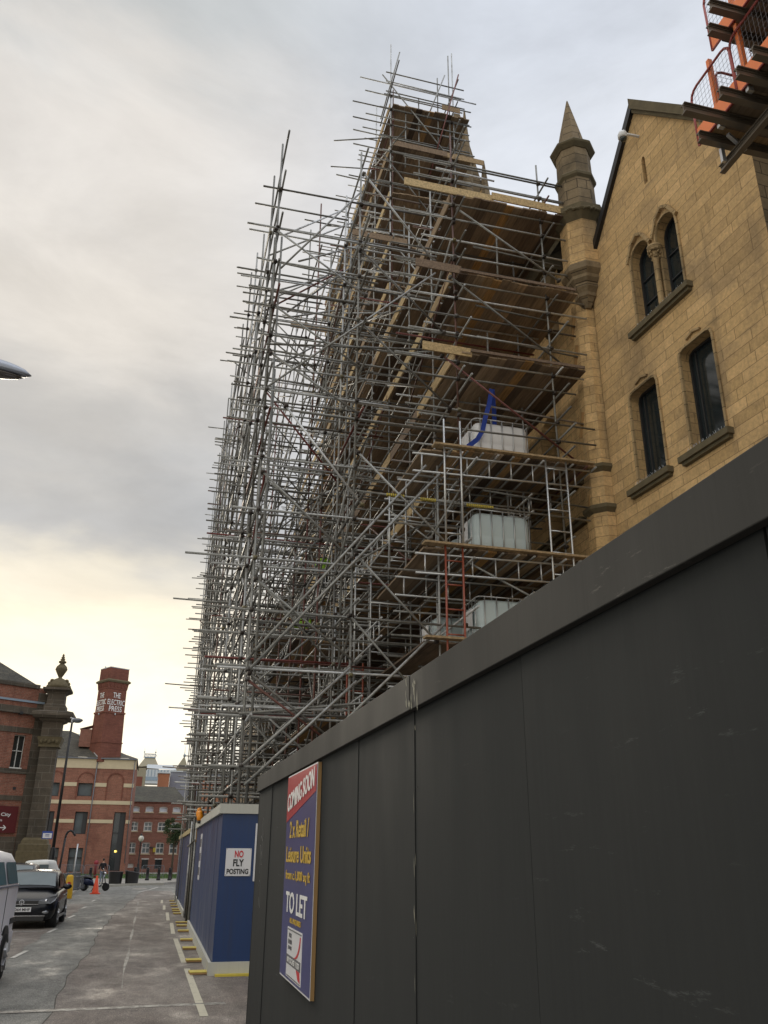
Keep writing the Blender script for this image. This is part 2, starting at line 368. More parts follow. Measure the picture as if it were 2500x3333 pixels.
# ---------------------------------------------------------------- mesh builder
class MB:
    def __init__(s): s.v = []; s.f = []; s.r = []; s.m = []; s.cur = 0; s.sm = []
    def add(s, vs, fs, rnd=None, mat=0, smooth=False):
        o = len(s.v); s.v += [Vector(p) for p in vs]
        r = random.random() if rnd is None else rnd
        for f in fs: s.f.append([o + i for i in f]); s.r.append(r); s.m.append(mat); s.sm.append(smooth)
    def box(s, a, b, rnd=None, mat=0, mtx=None):
        x0, y0, z0 = a; x1, y1, z1 = b
        vs = [Vector(p) for p in ((x0,y0,z0),(x1,y0,z0),(x1,y1,z0),(x0,y1,z0),(x0,y0,z1),(x1,y0,z1),(x1,y1,z1),(x0,y1,z1))]
        if mtx: vs = [mtx @ p for p in vs]
        s.add(vs, [(0,3,2,1),(4,5,6,7),(0,1,5,4),(1,2,6,5),(2,3,7,6),(3,0,4,7)], rnd, mat)
    def bar(s, p0, p1, w, h, up=(0,0,1), rnd=None, mat=0):
        p0 = Vector(p0); p1 = Vector(p1); d = (p1 - p0).normalized(); up = Vector(up)
        x = d.cross(up)
        if x.length < 1e-4: x = d.cross(Vector((1,0,0)))
        x.normalize(); z = x.cross(d)
        vs = []
        for p in (p0, p1):
            for a, b in ((-1,-1),(1,-1),(1,1),(-1,1)): vs.append(p + x*a*w/2 + z*b*h/2)
        s.add(vs, [(0,1,2,3),(7,6,5,4),(0,4,5,1),(1,5,6,2),(2,6,7,3),(3,7,4,0)], rnd, mat)
    def tube(s, p0, p1, r=.0242, n=8, rnd=None, mat=0, r1=None, caps=True):
        p0 = Vector(p0); p1 = Vector(p1); d = (p1 - p0)
        if d.length < 1e-5: return
        d.normalize(); x = d.cross(Vector((0,0,1)))
        if x.length < 1e-3: x = d.cross(Vector((1,0,0)))
        x.normalize(); y = d.cross(x); r1 = r if r1 is None else r1
        vs = [p0 + (x*math.cos(2*math.pi*i/n) + y*math.sin(2*math.pi*i/n))*r for i in range(n)]
        vs += [p1 + (x*math.cos(2*math.pi*i/n) + y*math.sin(2*math.pi*i/n))*r1 for i in range(n)]
        rr = random.random() if rnd is None else rnd
        s.add(vs, [(i, (i+1)%n, n+(i+1)%n, n+i)[::-1] for i in range(n)], rr, mat, True)
        if caps:
            o = len(s.v) - 2*n
            s.f.append([o+i for i in range(n)]); s.f.append([o+n+i for i in range(n)][::-1])
            s.r += [rr, rr]; s.m += [mat, mat]; s.sm += [False, False]
    def path(s, pts, r, n=8, rnd=None, mat=0):
        rr = random.random() if rnd is None else rnd
        for a, b in zip(pts, pts[1:]): s.tube(a, b, r, n, rr, mat)
        for p in pts[1:-1]: s.ball(p, (r, r, r), 6, 4, rr, mat)
    def ball(s, c, rad, n=12, k=8, rnd=None, mat=0):
        c = Vector(c); vs = []; fs = []
        for j in range(1, k):
            t = math.pi*j/k
            for i in range(n): vs.append(c + Vector((rad[0]*math.sin(t)*math.cos(2*math.pi*i/n), rad[1]*math.sin(t)*math.sin(2*math.pi*i/n), rad[2]*math.cos(t))))
        for j in range(k-2):
            for i in range(n): fs.append((j*n+i, (j+1)*n+i, (j+1)*n+(i+1)%n, j*n+(i+1)%n))
        vs += [c + Vector((0,0,rad[2])), c - Vector((0,0,rad[2]))]; T = len(vs)-2
        for i in range(n): fs.append((T, i, (i+1)%n)); fs.append((T+1, (k-2)*n+(i+1)%n, (k-2)*n+i))
        s.add(vs, fs, rnd, mat, True)
    def lathe(s, prof, c=(0,0,0), n=16, rnd=None, mat=0, rot=0.0, smooth=True, sy=1.0):
        c = Vector(c); vs = []; fs = []
        for r, z in prof:
            for i in range(n):
                a = rot + 2*math.pi*i/n; vs.append(c + Vector((r*math.cos(a), r*sy*math.sin(a), z)))
        for j in range(len(prof)-1):
            for i in range(n): fs.append((j*n+i, j*n+(i+1)%n, (j+1)*n+(i+1)%n, (j+1)*n+i))
        s.add(vs, fs, rnd, mat, smooth)
        o = len(s.v) - len(vs)
        rr = s.r[-1]
        s.f.append([o+i for i in range(n)][::-1]); s.f.append([o+(len(prof)-1)*n+i for i in range(n)])
        s.r += [rr, rr]; s.m += [mat, mat]; s.sm += [False, False]
    def loft(s, rings, rnd=None, mat=0, smooth=True, caps=True, closed=True):
        n = len(rings[0]); vs = [p for r in rings for p in r]; fs = []
        m = n if closed else n-1
        for j in range(len(rings)-1):
            for i in range(m): fs.append((j*n+i, j*n+(i+1)%n, (j+1)*n+(i+1)%n, (j+1)*n+i))
        if caps: fs += [tuple(range(n))[::-1], tuple((len(rings)-1)*n+i for i in range(n))]
        s.add(vs, fs, rnd, mat, smooth)
    def prism(s, poly, z0, z1, rnd=None, mat=0):
        n = len(poly); vs = [(x,y,z0) for x,y in poly] + [(x,y,z1) for x,y in poly]
        s.add(vs, [tuple(range(n))[::-1], tuple(range(n,2*n))] + [(i,(i+1)%n,n+(i+1)%n,n+i) for i in range(n)], rnd, mat)
    def build(s, name, mat, parent=None, loc=None, bevel=0, sub=0, fix=False):
        """vertices are in the frame of the parent empty, or in the world when parent is None / an unrotated empty and loc given"""
        me = bpy.data.meshes.new(name)
        sh = wloc(parent) if (parent is not None and not parent.get('_local')) else Vector((0,0,0))
        if parent is None and loc is not None: sh = Vector(loc)
        me.from_pydata([tuple(p - sh) for p in s.v], [], s.f)
        mats = mat if isinstance(mat, (list, tuple)) else [mat]
        for m in mats: me.materials.append(m)
        me.polygons.foreach_set('material_index', s.m)
        me.polygons.foreach_set('use_smooth', s.sm)
        at = me.attributes.new('rnd', 'FLOAT', 'FACE'); at.data.foreach_set('value', s.r)
        uvl = me.uv_layers.new(name='UVMap'); buf = [0.0] * (2*len(me.loops))
        k = 0
        for f in s.f:
            a, b, c = s.v[f[0]], s.v[f[1]], s.v[f[2]]
            nrm = (b-a).cross(c-a)
            if nrm.length < 1e-12 and len(f) > 3: nrm = (s.v[f[2]]-a).cross(s.v[f[3]]-a)
            nrm = nrm.normalized() if nrm.length > 0 else Vector((0,0,1))
            if abs(nrm.z) > .93: t = Vector((1,0,0)); w = Vector((0,1,0))
            else:
                t = Vector((0,0,1)).cross(nrm).normalized(); w = nrm.cross(t)
                if abs(t.x) > abs(t.y): 
                    if t.x < 0: t = -t
                elif t.y < 0: t = -t
                if abs(nrm.z) < .25: w = Vector((0,0,1))
                elif w.z < 0: w = -w
            for i in f:
                buf[2*k] = s.v[i].dot(t); buf[2*k+1] = s.v[i].dot(w); k += 1
        uvl.data.foreach_set('uv', buf)
        me.validate(); me.update()
        if fix:
            bm = bmesh.new(); bm.from_mesh(me); bmesh.ops.recalc_face_normals(bm, faces=bm.faces); bm.to_mesh(me); bm.free()
        o = bpy.data.objects.new(name, me); scn.collection.objects.link(o)
        if parent is not None: o.parent = parent; o['_local'] = bool(parent.get('_local'))
        elif loc is not None: o.location = loc
        if bevel:
            md = o.modifiers.new('bevel', 'BEVEL'); md.width = bevel; md.segments = 2; md.limit_method = 'ANGLE'; md.angle_limit = R(40)
        if sub:
            md = o.modifiers.new('sub', 'SUBSURF'); md.levels = sub; md.render_levels = sub
        return o
def wloc(o):
    v = Vector((0,0,0))
    while o is not None: v += o.location; o = o.parent
    return v
def empty(name, loc, rz=0, local=False):
    o = bpy.data.objects.new(name, None); scn.collection.objects.link(o); o.location = loc; o.rotation_euler.z = rz
    o.empty_display_size = .3
    o['_local'] = local; return o
def tag(o, label, cat, group=None):
    o['label'] = label; o['category'] = cat
    if group: o['group'] = group
    return o
def struct(o): o['kind'] = 'structure'; return o
def copy_tree(o, parent=None):
    c = o.copy(); scn.collection.objects.link(c); c.parent = parent
    for ch in list(o.children): copy_tree(ch, c)
    return c

def text_obj(txt, name, mat, O, U, V, w, h, parent=None, depth=.004, bold=.012, spacing=1.0, shear=0.0, keep=False):
    """flat lettering, fitted into w x h, centred on O, reading along U, up along V"""
    cu = bpy.data.curves.new('t', 'FONT'); cu.body = txt; cu.align_x = 'CENTER'; cu.align_y = 'CENTER'
    cu.size = 1; cu.extrude = .5; cu.offset = bold; cu.space_character = spacing; cu.shear = shear; cu.resolution_u = 3
    to = bpy.data.objects.new('t', cu); scn.collection.objects.link(to)
    me = bpy.data.meshes.new_from_object(to)
    bpy.data.objects.remove(to)
    xs = [v.co.x for v in me.vertices]; ys = [v.co.y for v in me.vertices]
    cx, cy = (max(xs)+min(xs))/2, (max(ys)+min(ys))/2
    sx, sy = w/(max(xs)-min(xs)), h/(max(ys)-min(ys))
    if keep: sx = sy = min(sx, sy)
    O, U, V = Vector(O), Vector(U).normalized(), Vector(V).normalized(); W = U.cross(V).normalized()
    mb = MB()
    mb.add([O + U*(v.co.x-cx)*sx + V*(v.co.y-cy)*sy + W*(v.co.z)*depth*2 for v in me.vertices], [tuple(p.vertices) for p in me.polygons], .5)
    bpy.data.meshes.remove(me)
    return mb.build(name, mat, parent)

def pane_wall(mb, outline, holes, O, U, V, depth, rnd=.5):
    """front skin with real openings and their reveals. outline/holes: 2D loops; O,U,V frame; normal = U x V points outward"""
    O, U, V = Vector(O), Vector(U), Vector(V); W = U.cross(V)
    loops = [[Vector((x, y, 0)) for x, y in outline]] + [[Vector((x, y, 0)) for x, y in h] for h in holes]
    tris = geometry.tessellate_polygon(loops)
    flat = [p for l in loops for p in l]
    P = [O + U*p.x + V*p.y for p in flat]
    fs = []
    for t in tris:
        a, b, c = [P[i] for i in t]
        fs.append(t if (b-a).cross(c-a).dot(W) > 0 else t[::-1])
    mb.add(P, fs, rnd)
    for h in holes:
        n = len(h); A = sum(h[i][0]*h[(i+1)%n][1]-h[(i+1)%n][0]*h[i][1] for i in range(n))
        hh = h if A > 0 else h[::-1]
        vs = [O + U*x + V*y for x, y in hh] + [O + U*x + V*y - W*depth for x, y in hh]
        mb.add(vs, [(i, n+i, n+(i+1)%n, (i+1)%n) for i in range(n)], rnd)
def rect(x0, y0, x1, y1): return [(x0,y0),(x1,y0),(x1,y1),(x0,y1)]
def archp(x0, y0, x1, y1, spring, pointed=0.0, n=8):
    """opening with a round or pointed head"""
    pts = [(x0,y0),(x1,y0)]; cx = (x0+x1)/2; r = (x1-x0)/2
    for i in range(n+1):
        a = math.pi*i/n; x = cx + r*math.cos(a); k = math.sin(a)
        pts.append((x, spring + (y1-spring)*(k if not pointed else (k**.8))))
    return pts
def polybox(mb, poly, O, U, V, d0, d1, rnd=.5):
    """extruded 2D polygon between offsets d0,d1 along U x V"""
    O, U, V = Vector(O), Vector(U), Vector(V); W = U.cross(V); n = len(poly)
    A = sum(poly[i][0]*poly[(i+1)%n][1]-poly[(i+1)%n][0]*poly[i][1] for i in range(n))
    if A < 0: poly = poly[::-1]
    vs = [O+U*x+V*y+W*d0 for x,y in poly] + [O+U*x+V*y+W*d1 for x,y in poly]
    tris = geometry.tessellate_polygon([[Vector((x,y,0)) for x,y in poly]])
    fs = []
    for t in tris:
        a,b,c = [vs[n+i] for i in t]
        tt = t if (b-a).cross(c-a).dot(W) > 0 else t[::-1]
        fs.append(tuple(n+i for i in tt)); fs.append(tuple(tt[::-1]))
    fs += [(i,(i+1)%n,n+(i+1)%n,n+i) for i in range(n)]
    mb.add(vs, fs, rnd)
def gz(y): return -0.011*max(-40, min(y, 62))

# ---------------------------------------------------------------- ground, road
def strip(name, x0f, x1f, ys, dz, mat, kind='structure'):
    mb = MB(); vs = []
    for y in ys: vs += [(x0f(y), y, gz(y)+dz), (x1f(y), y, gz(y)+dz)]
    mb.add(vs, [(2*i, 2*i+1, 2*i+3, 2*i+2) for i in range(len(ys)-1)], .5)
    o = mb.build(name, mat, None, loc=(0,0,0)); o['kind'] = kind; return o
strip('ground', lambda y: -900, lambda y: 900, [-900, -40, 0, 62, 1200], -.03, M['ground_m'])
yy = [-40, 0, 5, 8, 10, 12, 14, 17, 20, 24, 28, 33, 38, 44, 50, 56, 62, 70]
def crack(y): return -0.95 + .04*math.sin(y*.7) + .025*math.sin(y*2.7) + (.03*(y-30) if y > 30 else 0)
strip('road', lambda y: -5.9 if y > 46 else -9, lambda y: 12, yy, 0, M['road_grey'])
ysf = [8+i*.4 for i in range(130)]
strip('road_patch', crack, lambda y: 1.7, [-30, 0, 4] + ysf, .004, M['road_red'])
strip('road_patch', lambda y: -4.6, lambda y: -2.25 + .05*math.sin(y*2), [12+i*.5 for i in range(60)], .004, M['road_red'])
# longitudinal joint line in the surface
strip('road_joint', lambda y: crack(y)-.004-.006*math.sin(y*3.1)**2, lambda y: crack(y)+.003+.007*math.sin(y*2.3)**2, ysf, .006, simple('tar_joint', (.12, .112, .10), 1.0, spec=0.0))
strip('road_joint', lambda y: -.18+.02*math.sin(y), lambda y: -.15+.02*math.sin(y*1.1), [14+i for i in range(30)], .008, line_mat('ghost_line', (.26,.25,.22), .46))
def dash(x0, y0, x1, y1, w, mat, nm='road_marking', dz=.008):
    d = Vector((x1-x0, y1-y0, 0)).normalized(); n = Vector((-d.y, d.x, 0))*w/2
    mb = MB(); L = math.hypot(x1-x0, y1-y0); k = max(2, int(L/.5)); vs = []
    for i in range(k+1):
        x = x0+(x1-x0)*i/k; y = y0+(y1-y0)*i/k; jj = .96+.08*random.random()
        vs += [(x-n.x*jj, y-n.y*jj, gz(y)+dz), (x+n.x*jj, y+n.y*jj, gz(y)+dz)]
    mb.add(vs, [(2*i, 2*i+1, 2*i+3, 2*i+2) for i in range(k)], .5)
    struct(mb.build(nm, mat, None, loc=(0,0,0)))
for y0, y1 in ((11.4, 16.3), (17.2, 22.5), (24.0, 28.2), (29.4, 34.0), (36, 39.5), (41.5, 45)):
    dash(.83, y0, .9 if y0 > 20 else .84, y1, .10, M['line_cream'])
for y0, y1 in ((18.7, 20.1), (25.0, 26.4), (31.2, 32.8), (37.4, 38.8), (44.0, 45.6)):
    dash(-2.22, y0, -2.14, y1, .09, M['line_white'])
dash(-6, 11.95, 1.15, 12.35, .17, line_mat('very_worn_line', (.34, .33, .29), .43))
dash(-4.5, 25.2, -2.3, 25.6, .08, M['line_white'])
dash(-.30, 57, 1.0, 66.5, .12, M['line_white'])
dash(-4.0, 50.2, 1.2, 51.0, .10, M['line_white'])
# ironwork plates in the road
for (x, y, w, l) in ((-3.35, 20.6, .75, 1.3), (.95, 18.9, .0, 0), (-.7, 62.5, .9, 1.6)):
    if w:
        mb = MB(); mb.add([(x, y, gz(y)+.009), (x+w, y, gz(y)+.009), (x+w, y+l, gz(y+l)+.009), (x, y+l, gz(y+l)+.009)], [(0,1,2,3)], .5)
        tag(mb.build('manhole_cover', simple('worn_ironwork', (.13, .12, .11), .45, .4), None, loc=(x, y, gz(y))), 'flat access cover in the road ' + ('beside the white van' if y < 30 else 'in front of the scooter and planters'), 'manhole cover')
# pavements on the left and the square beyond
def slab(name, poly, top, mat, h=.12, edge=None):
    mb = MB(); n = len(poly)
    vs = [(x,y,gz(y)+top) for x,y in poly] + [(x,y,gz(y)+top-h-.1) for x,y in poly]
    mb.add(vs, [tuple(range(n))] + [(i, n+i, n+(i+1)%n, (i+1)%n) for i in range(n)], .5)
    return struct(mb.build(name, mat, None, loc=(0,0,0), fix=True))
slab('pavement', [(-60, 5), (-5.6, 5), (-5.1, 30), (-3.95, 46), (-3.72, 52), (-3.9, 57), (-4.6, 62), (-60, 62)], .12, M['paver'])
slab('square', [(-80, 62.5), (-4.5, 62.5), (-3.0, 66.0), (-1.0, 69.3), (1.4, 71.0), (1.6, 75), (3, 78), (90, 84), (90, 260), (-80, 260)], .05, M['paver'])
def kerb(pts, nm='kerb'):
    mb = MB()
    for (x0,y0),(x1,y1) in zip(pts, pts[1:]): mb.bar((x0,y0,gz(y0)+.07), (x1,y1,gz(y1)+.07), .16, .16)
    return struct(mb.build(nm, M['kerb'], None, loc=(0,0,0)))
kerb([(-5.6, 5), (-5.1, 30), (-3.93, 46), (-3.70, 52), (-3.86, 57), (-4.5, 62)])
kerb([(-4.5, 62.4), (-3.0, 65.9), (-1.0, 69.2), (1.4, 70.9)])

# ---------------------------------------------------------------- grey hoarding
GX = 1.12
gh = empty('grey_hoarding', (GX, 4, gz(4)))
tag(gh, 'long dark grey painted plywood hoarding with a board along its top', 'hoarding')
edges = [-3.6, -2.4, -1.2, .1, 1.32, 2.54, 3.76, 4.88, 6.10, 7.35, 8.6, 9.63]
for i, (a, b) in enumerate(zip(edges, edges[1:])):
    mb = MB(); tilt = random.uniform(-.004, .004)
    mb.box((GX+tilt, a+.005, gz(a)-.1), (GX+.018+tilt, b-.006, 2.38))
    mb.build('panel', M['ply_grey'], gh)
mb = MB()
for a in edges:
    mb.box((GX+.0295, a-.03 if a < 9 else a-.08, gz(a)-.1), (GX+.11, a+.04 if a < 9 else a-.02, 2.36))
mb.bar((GX+.075, -3.6, .6), (GX+.075, 9.6, .5), .07, .05); mb.bar((GX+.075, -3.6, 1.6), (GX+.075, 9.6, 1.6), .07, .05)
mb.build('frame', M['timber'], gh)
for a in edges[1:-1]:
    mb = MB(); mb.box((GX+.0225, a-.02, -.1), (GX+.029, a+.02, 2.3)); mb.build('joint_strip', M['frame_dark'], gh)
for k, (a, b) in enumerate(((-3.6, -1.2), (-1.2, .4), (.4, 3.72), (3.72, 6.2), (6.2, 9.66))):
    mb = MB(); j = .003*(k % 2)
    mb.box((GX-.034-j, a+.002, 2.252), (GX-.004, b-.002, 2.408))
    mb.build('fascia', M['ply_fascia'], gh, bevel=.003)
mb = MB(); mb.box((GX-.006, 9.632, -.3), (GX+.12, 9.65, 2.38)); mb.build('end_board', M['ply_grey'], gh)
mb = MB()
for a in edges[2:]:
    for dy in (-.03, .03):
        for z in (.25, .8, 1.38, 1.96):
            if random.random() < .6: q_ = random.uniform(-.08,.08); mb.tube((GX-.0012, a+dy, z+q_), (GX+.002, a+dy, z+q_), .003, 6, .5)
o = mb.build('screw_head', M['iron'], gh); o['kind'] = 'stuff'
mb = MB(); rc = random.Random(12)
for k in range(34):      # chipped paint along the seam and the fascia joint
    if 8 < k < 20: continue
    if k < 20: y, z = 3.76+rc.choice((-.012,.012))+rc.uniform(-.004,.004), rc.uniform(.5, 2.2)
    else: y, z = 3.72+rc.uniform(-.13,.05), rc.uniform(2.27,2.39)
    w, h = rc.uniform(.002,.006)*(1.6 if k > 19 else 1), rc.uniform(.01,.05); x = GX-.0022 if k < 20 else GX-.0385
    mb.add([(x,y-w,z-h),(x,y+w*.3,z-h*.6),(x,y+w,z+h*.2),(x,y-w*.2,z+h)], [(0,1,2,3)], .5)
o = mb.build('paint_chip', simple('bare_primer', (.34,.33,.26), .8), gh); o['kind'] = 'stuff'
# chalk scribbles near its far end
mb = MB()
def scrib(cy, cz, sy, sz, n, seed):
    rr = random.Random(seed); p = None
    for i in range(n):
        a = i*.9 + rr.uniform(-.3, .3); q = (GX-.004, cy + sy*math.cos(a)*rr.uniform(.4, 1), cz - sz*(i/n-.5) + .09*math.sin(a*1.3))
        if p: mb.bar(p, q, .003, .006)
        p = q
scrib(9.15, 1.86, .10, .10, 12, 3); scrib(9.2, 1.62, .16, .22, 16, 5); scrib(9.15, 1.22, .12, .26, 9, 8)
mb.build('graffiti', simple('faded_chalk', (.13, .13, .125), .9), gh)

# letting board screwed to the hoarding
sb = empty('letting_board', (GX-.05, 6.72, .78))
tag(sb, 'tall blue and red board reading COMING SOON and TO LET on the grey hoarding', 'sign')
SY0, SY1, SZ0, SZ1 = 6.0, 7.34, .78, 2.235
mb = MB(); mb.box((GX-.032, SY0, SZ0), (GX-.006, SY1, SZ1)); mb.build('backing', M['timber'], sb)
XF = GX-.0345
def face(name, pts, mat, off=0.0, parent=sb):
    mb = MB(); P = [(XF-off, y, z) for y, z in pts]; n = len(P)
    mb.add(P + [(XF-off+.0022, y, z) for y, z in pts], [tuple(range(n)), tuple(range(n,2*n))[::-1]] + [(i, n+i, n+(i+1)%n, (i+1)%n) for i in range(n)], .5)
    return mb.build(name, mat, parent, fix=True)
face('border', [(SY0,SZ0),(SY1,SZ0),(SY1,SZ1),(SY0,SZ1)], M['poster_white'])
face('blue_field', [(SY0+.012,SZ0+.012),(SY1-.012,SZ0+.012),(SY1-.012,SZ1-.012),(SY0+.012,SZ1-.012)], M['poster_blue'], .0025)
face('red_banner', [(SY0+.012,SZ1-.19),(SY1-.012,SZ1-.36),(SY1-.012,SZ1-.012),(SY0+.012,SZ1-.012)], M['poster_red'], .005)
U = Vector((0,-1,0)); V = Vector((0,0,1)); CY = (SY0+SY1)/2
XT = XF-.0085
text_obj('COMING SOON', 'lettering', M['letters_white'], (XT, CY, SZ1-.155), Vector((0,-1,.11)), Vector((0,.0,1)), 1.20, .135, sb, .0014, .02)
text_obj('2 x Retail /', 'lettering', M['letters_gold'], (XT+.002, CY, SZ1-.42), U, V, .88, .125, sb, .0012, .02)
text_obj('Leisure Units', 'lettering', M['letters_gold'], (XT+.002, CY, SZ1-.60), U, V, 1.12, .115, sb, .0012, .02)
text_obj('from c.1,000 sq ft', 'lettering', M['letters_gold'], (XT+.002, CY, SZ1-.755), U, V, 1.10, .085, sb, .0012, .015)
text_obj('TO LET', 'lettering', M['letters_white'], (XT+.002, CY, SZ1-.935), U, V, .96, .145, sb, .0012, .02)
text_obj('ALL ENQUIRIES', 'lettering', M['letters_gold'], (XT+.002, CY, SZ1-1.055), U, V, .50, .042, sb, .0012, .01)
py0, py1, pz0, pz1 = CY-.33, CY+.33, SZ0+.03, SZ0+.355
face('agent_panel', [(py0,pz0),(py1,pz0),(py1,pz1),(py0,pz1)], M['poster_white'], .005)
face('agent_bar', [(py0+.03,pz0+.085),(py1-.0,pz0+.085),(py1-.0,pz0+.145),(py0+.03,pz0+.145)], M['poster_grey'], .0075)
face('agent_rule', [(py0+.03,pz1-.018),(py1-.03,pz1-.018),(py1-.03,pz1-.010),(py0+.03,pz1-.010)], M['poster_grey'], .0075)
face('agent_rule', [(py0+.03,pz0+.008),(py1-.03,pz0+.008),(py1-.03,pz0+.014),(py0+.03,pz0+.014)], M['poster_grey'], .0075)
arc = [(py0+.03+.17*math.sin(t)*0, 0) for t in (0,)]
outer = [(py0+.05+.22*(1-math.sin(t)), pz0+.145+.15*(1-math.cos(t))) for t in [math.pi*.5*i/10 for i in range(11)]]
inner = [(y+.075*(1-.6*i/10), z) for i, (y, z) in enumerate(outer)]
face('agent_swoosh', outer + inner[::-1], M['letters_red'], .0075)
face('agent_swoosh', [(py0+.03,pz0+.02),(py0+.12,pz0+.03),(py0+.20,pz0+.083),(py0+.06,pz0+.083)], M['letters_red'], .0075)
for k, t in enumerate(('FOX', 'LLOYD', 'JONES')):
    text_obj(t, 'lettering', M['poster_grey'], (XT+.001, py1-.15, pz0+.275-.042*k), U, V, .16 if k else .12, .030, sb, .0012, .01)
text_obj('0113 243 1133', 'lettering', M['letters_white'], (XT-.001, (py0+py1)/2, pz0+.115), U, V, .52, .035, sb, .0012, .01)

# ---------------------------------------------------------------- blue hoarding
bh = empty('blue_hoarding', (1.3, 20, gz(20)))
tag(bh, 'blue painted site hoarding with white cap and skirting boards, nearest of the blue ones', 'hoarding')
def bx(y): return 1.17 + (y-15.3)*.0135 if y < 31 else 1.38 + (y-31)*.012
def hoard_run(y0, y1, root, top, capmat, pm, step=1.22, cap=True, skirt=True, dx=0.0):
    y = y0
    while y < y1-.05:
        b = min(y+step, y1); mb = MB(); j = random.uniform(-.003, .003)
        za, zb = gz(y), gz(b)
        P = [(bx(y)+j+dx,y+.002,za-.02),(bx(b)+j+dx,b-.002,zb-.02),(bx(b)+j+dx,b-.002,top),(bx(y)+j+dx,y+.002,top)]
        Q = [(p[0]+.02,p[1],p[2]) for p in P]
        mb.add(P+Q, [(0,3,2,1),(4,5,6,7),(0,1,5,4),(1,2,6,5),(2,3,7,6),(3,0,4,7)], .5)
        mb.build('panel', pm, root, fix=True)
        y = b
    mb = MB(); mb.bar((bx(y0)-.035+dx, y0-.001, top-.055), (bx(y1)-.035+dx, y1, top-.055), .05, .155)
    if cap: mb.build('cap_board', capmat, root)
    if skirt:
        mb = MB(); mb.bar((bx(y0)-.035+dx, y0-.06, gz(y0)+.095), (bx(y1)-.035+dx, y1, gz(y1)+.095), .05, .19)
        mb.build('skirting_board', M['cap_white'], root)
hoard_run(15.3, 26.2, bh, 2.38, M['cap_white'], M['ply_blue'])
for k in range(3):
    mb = MB(); x0 = 1.17+k*1.22
    mb.box((x0+.002, 15.28, gz(15)-.02), (x0+1.218, 15.30, 2.38)); mb.build('panel', M['ply_blue'], bh)
mb = MB(); mb.box((1.17-.06, 15.225, 2.25), (4.83, 15.276, 2.405)); mb.build('cap_board', M['cap_white'], bh)
mb = MB(); mb.box((1.17-.06, 15.225, gz(15)+.0), (4.83, 15.276, gz(15)+.19)); mb.build('skirting_board', M['cap_white'], bh)
mb = MB(); mb.box((1.22, 15.08, gz(15)+.0), (4.83, 15.222, gz(15)+.03)); mb.build('kerb_plate', M['yellow'], bh)
# NO FLY POSTING notice
nf = empty('no_fly_posting_sign', (1.48, 15.27, 1.28))
tag(nf, 'white square notice reading NO FLY POSTING on the blue hoarding', 'sign')
mb = MB(); mb.box((1.27, 15.262, 1.28), (1.69, 15.275, 1.705)); mb.build('board', M['poster_white'], nf, bevel=.003)
UX, VZ = Vector((1,0,0)), Vector((0,0,1))
text_obj('NO', 'lettering', M['letters_red'], (1.485, 15.2585, 1.617), UX, VZ, .145, .108, nf, .0014, .03)
text_obj('FLY', 'lettering', M['letters_black'], (1.482, 15.2585, 1.483), UX, VZ, .175, .108, nf, .0014, .03)
text_obj('POSTING', 'lettering', M['letters_black'], (1.475, 15.2585, 1.350), UX, VZ, .355, .082, nf, .0014, .03)
mb = MB()
for x, z in ((1.285,1.695),(1.675,1.695),(1.285,1.295),(1.675,1.295)): mb.tube((x,15.258,z),(x,15.263,z),.006)
mb.build('screw', M['iron'], nf)
mb = MB(); mb.box((1.735, 15.262, 1.20), (2.6, 15.275, 2.10))
tag(mb.build('blank_notice', M['poster_white'], None, loc=(2.2,15.27,1.2), bevel=.003), 'plain white board on blue hoarding, half hidden by the grey one', 'sign')
nt2 = empty('site_notice', (1.24, 22.7, 1.05))
tag(nt2, 'narrow pale notice on the long street side of the blue hoarding', 'sign')
mb = MB(); mb.box((bx(22.6)-.014, 22.35, 1.02), (bx(22.6)-.004, 22.95, 2.06)); mb.build('sheet', M['poster_white'], nt2)
mb = MB()
for k in range(3): mb.box((bx(22.6)-.0165, 22.4, 1.12+k*.32), (bx(22.6)-.0145, 22.9, 1.30+k*.32))
mb.build('print_block', M['poster_grey'], nt2)
# amber beacons on the cap
be = empty('amber_beacon', (1.20, 23.3, 2.40))
tag(be, 'pair of amber warning lamps on the white cap of the blue hoarding', 'warning lamp')
for (yb, zb) in ((23.6, 2.40), (22.9, 2.30)):
    mb = MB(); x = bx(yb)-.085
    mb.lathe([(.045,0),(.055,.02),(.055,.06),(.05,.07)], (x, yb, zb), 12); mb.build('lamp_base', M['black_plastic'], be)
    mb = MB(); mb.lathe([(.05,0),(.075,.03),(.078,.12),(.06,.16),(.062,.17),(.05,.22),(.02,.235)], (x, yb, zb+.07), 14); mb.build('lamp_lens', M['amber'], be)
# gate and the blue run beyond
gt = empty('site_gate', (1.3, 28.5, gz(28)))
tag(gt, 'dark grey boarded site gate between the two blue hoardings', 'gate')
hoard_run(26.3, 30.9, gt, 2.25, M['timber'], M['ply_grey'], 2.3, cap=False, skirt=False, dx=.05)
mb = MB()
for y in (26.4, 28.6, 30.8):
    mb.tube((bx(y)-.02, y, gz(y)), (bx(y)-.02, y, 2.55 + random.uniform(-.2,.3)), .03)
mb.tube((bx(26)-.05, 26.2, 1.95), (bx(32)-.05, 32.3, 1.80), .025); mb.build('gate_tube', M['tube'], gt)
mb = MB(); mb.box((bx(26)-.02, 26.22, 1.9), (bx(26)+.08, 26.32, 2.5)); mb.build('post', M['timber'], gt)
mb = MB(); mb.box((bx(29)+.02, 29.2, 1.1), (bx(29)+.035, 29.9, 1.9)); mb.build('notice', M['poster_white'], gt)
b2 = empty('blue_hoarding', (1.45, 40, gz(40)))
tag(b2, 'further blue site hoarding with a yellowed cap board, beyond the gate', 'hoarding')
hoard_run(31.1, 48.5, b2, 2.36, M['cap_yellow'], M['ply_blue'], 1.22)
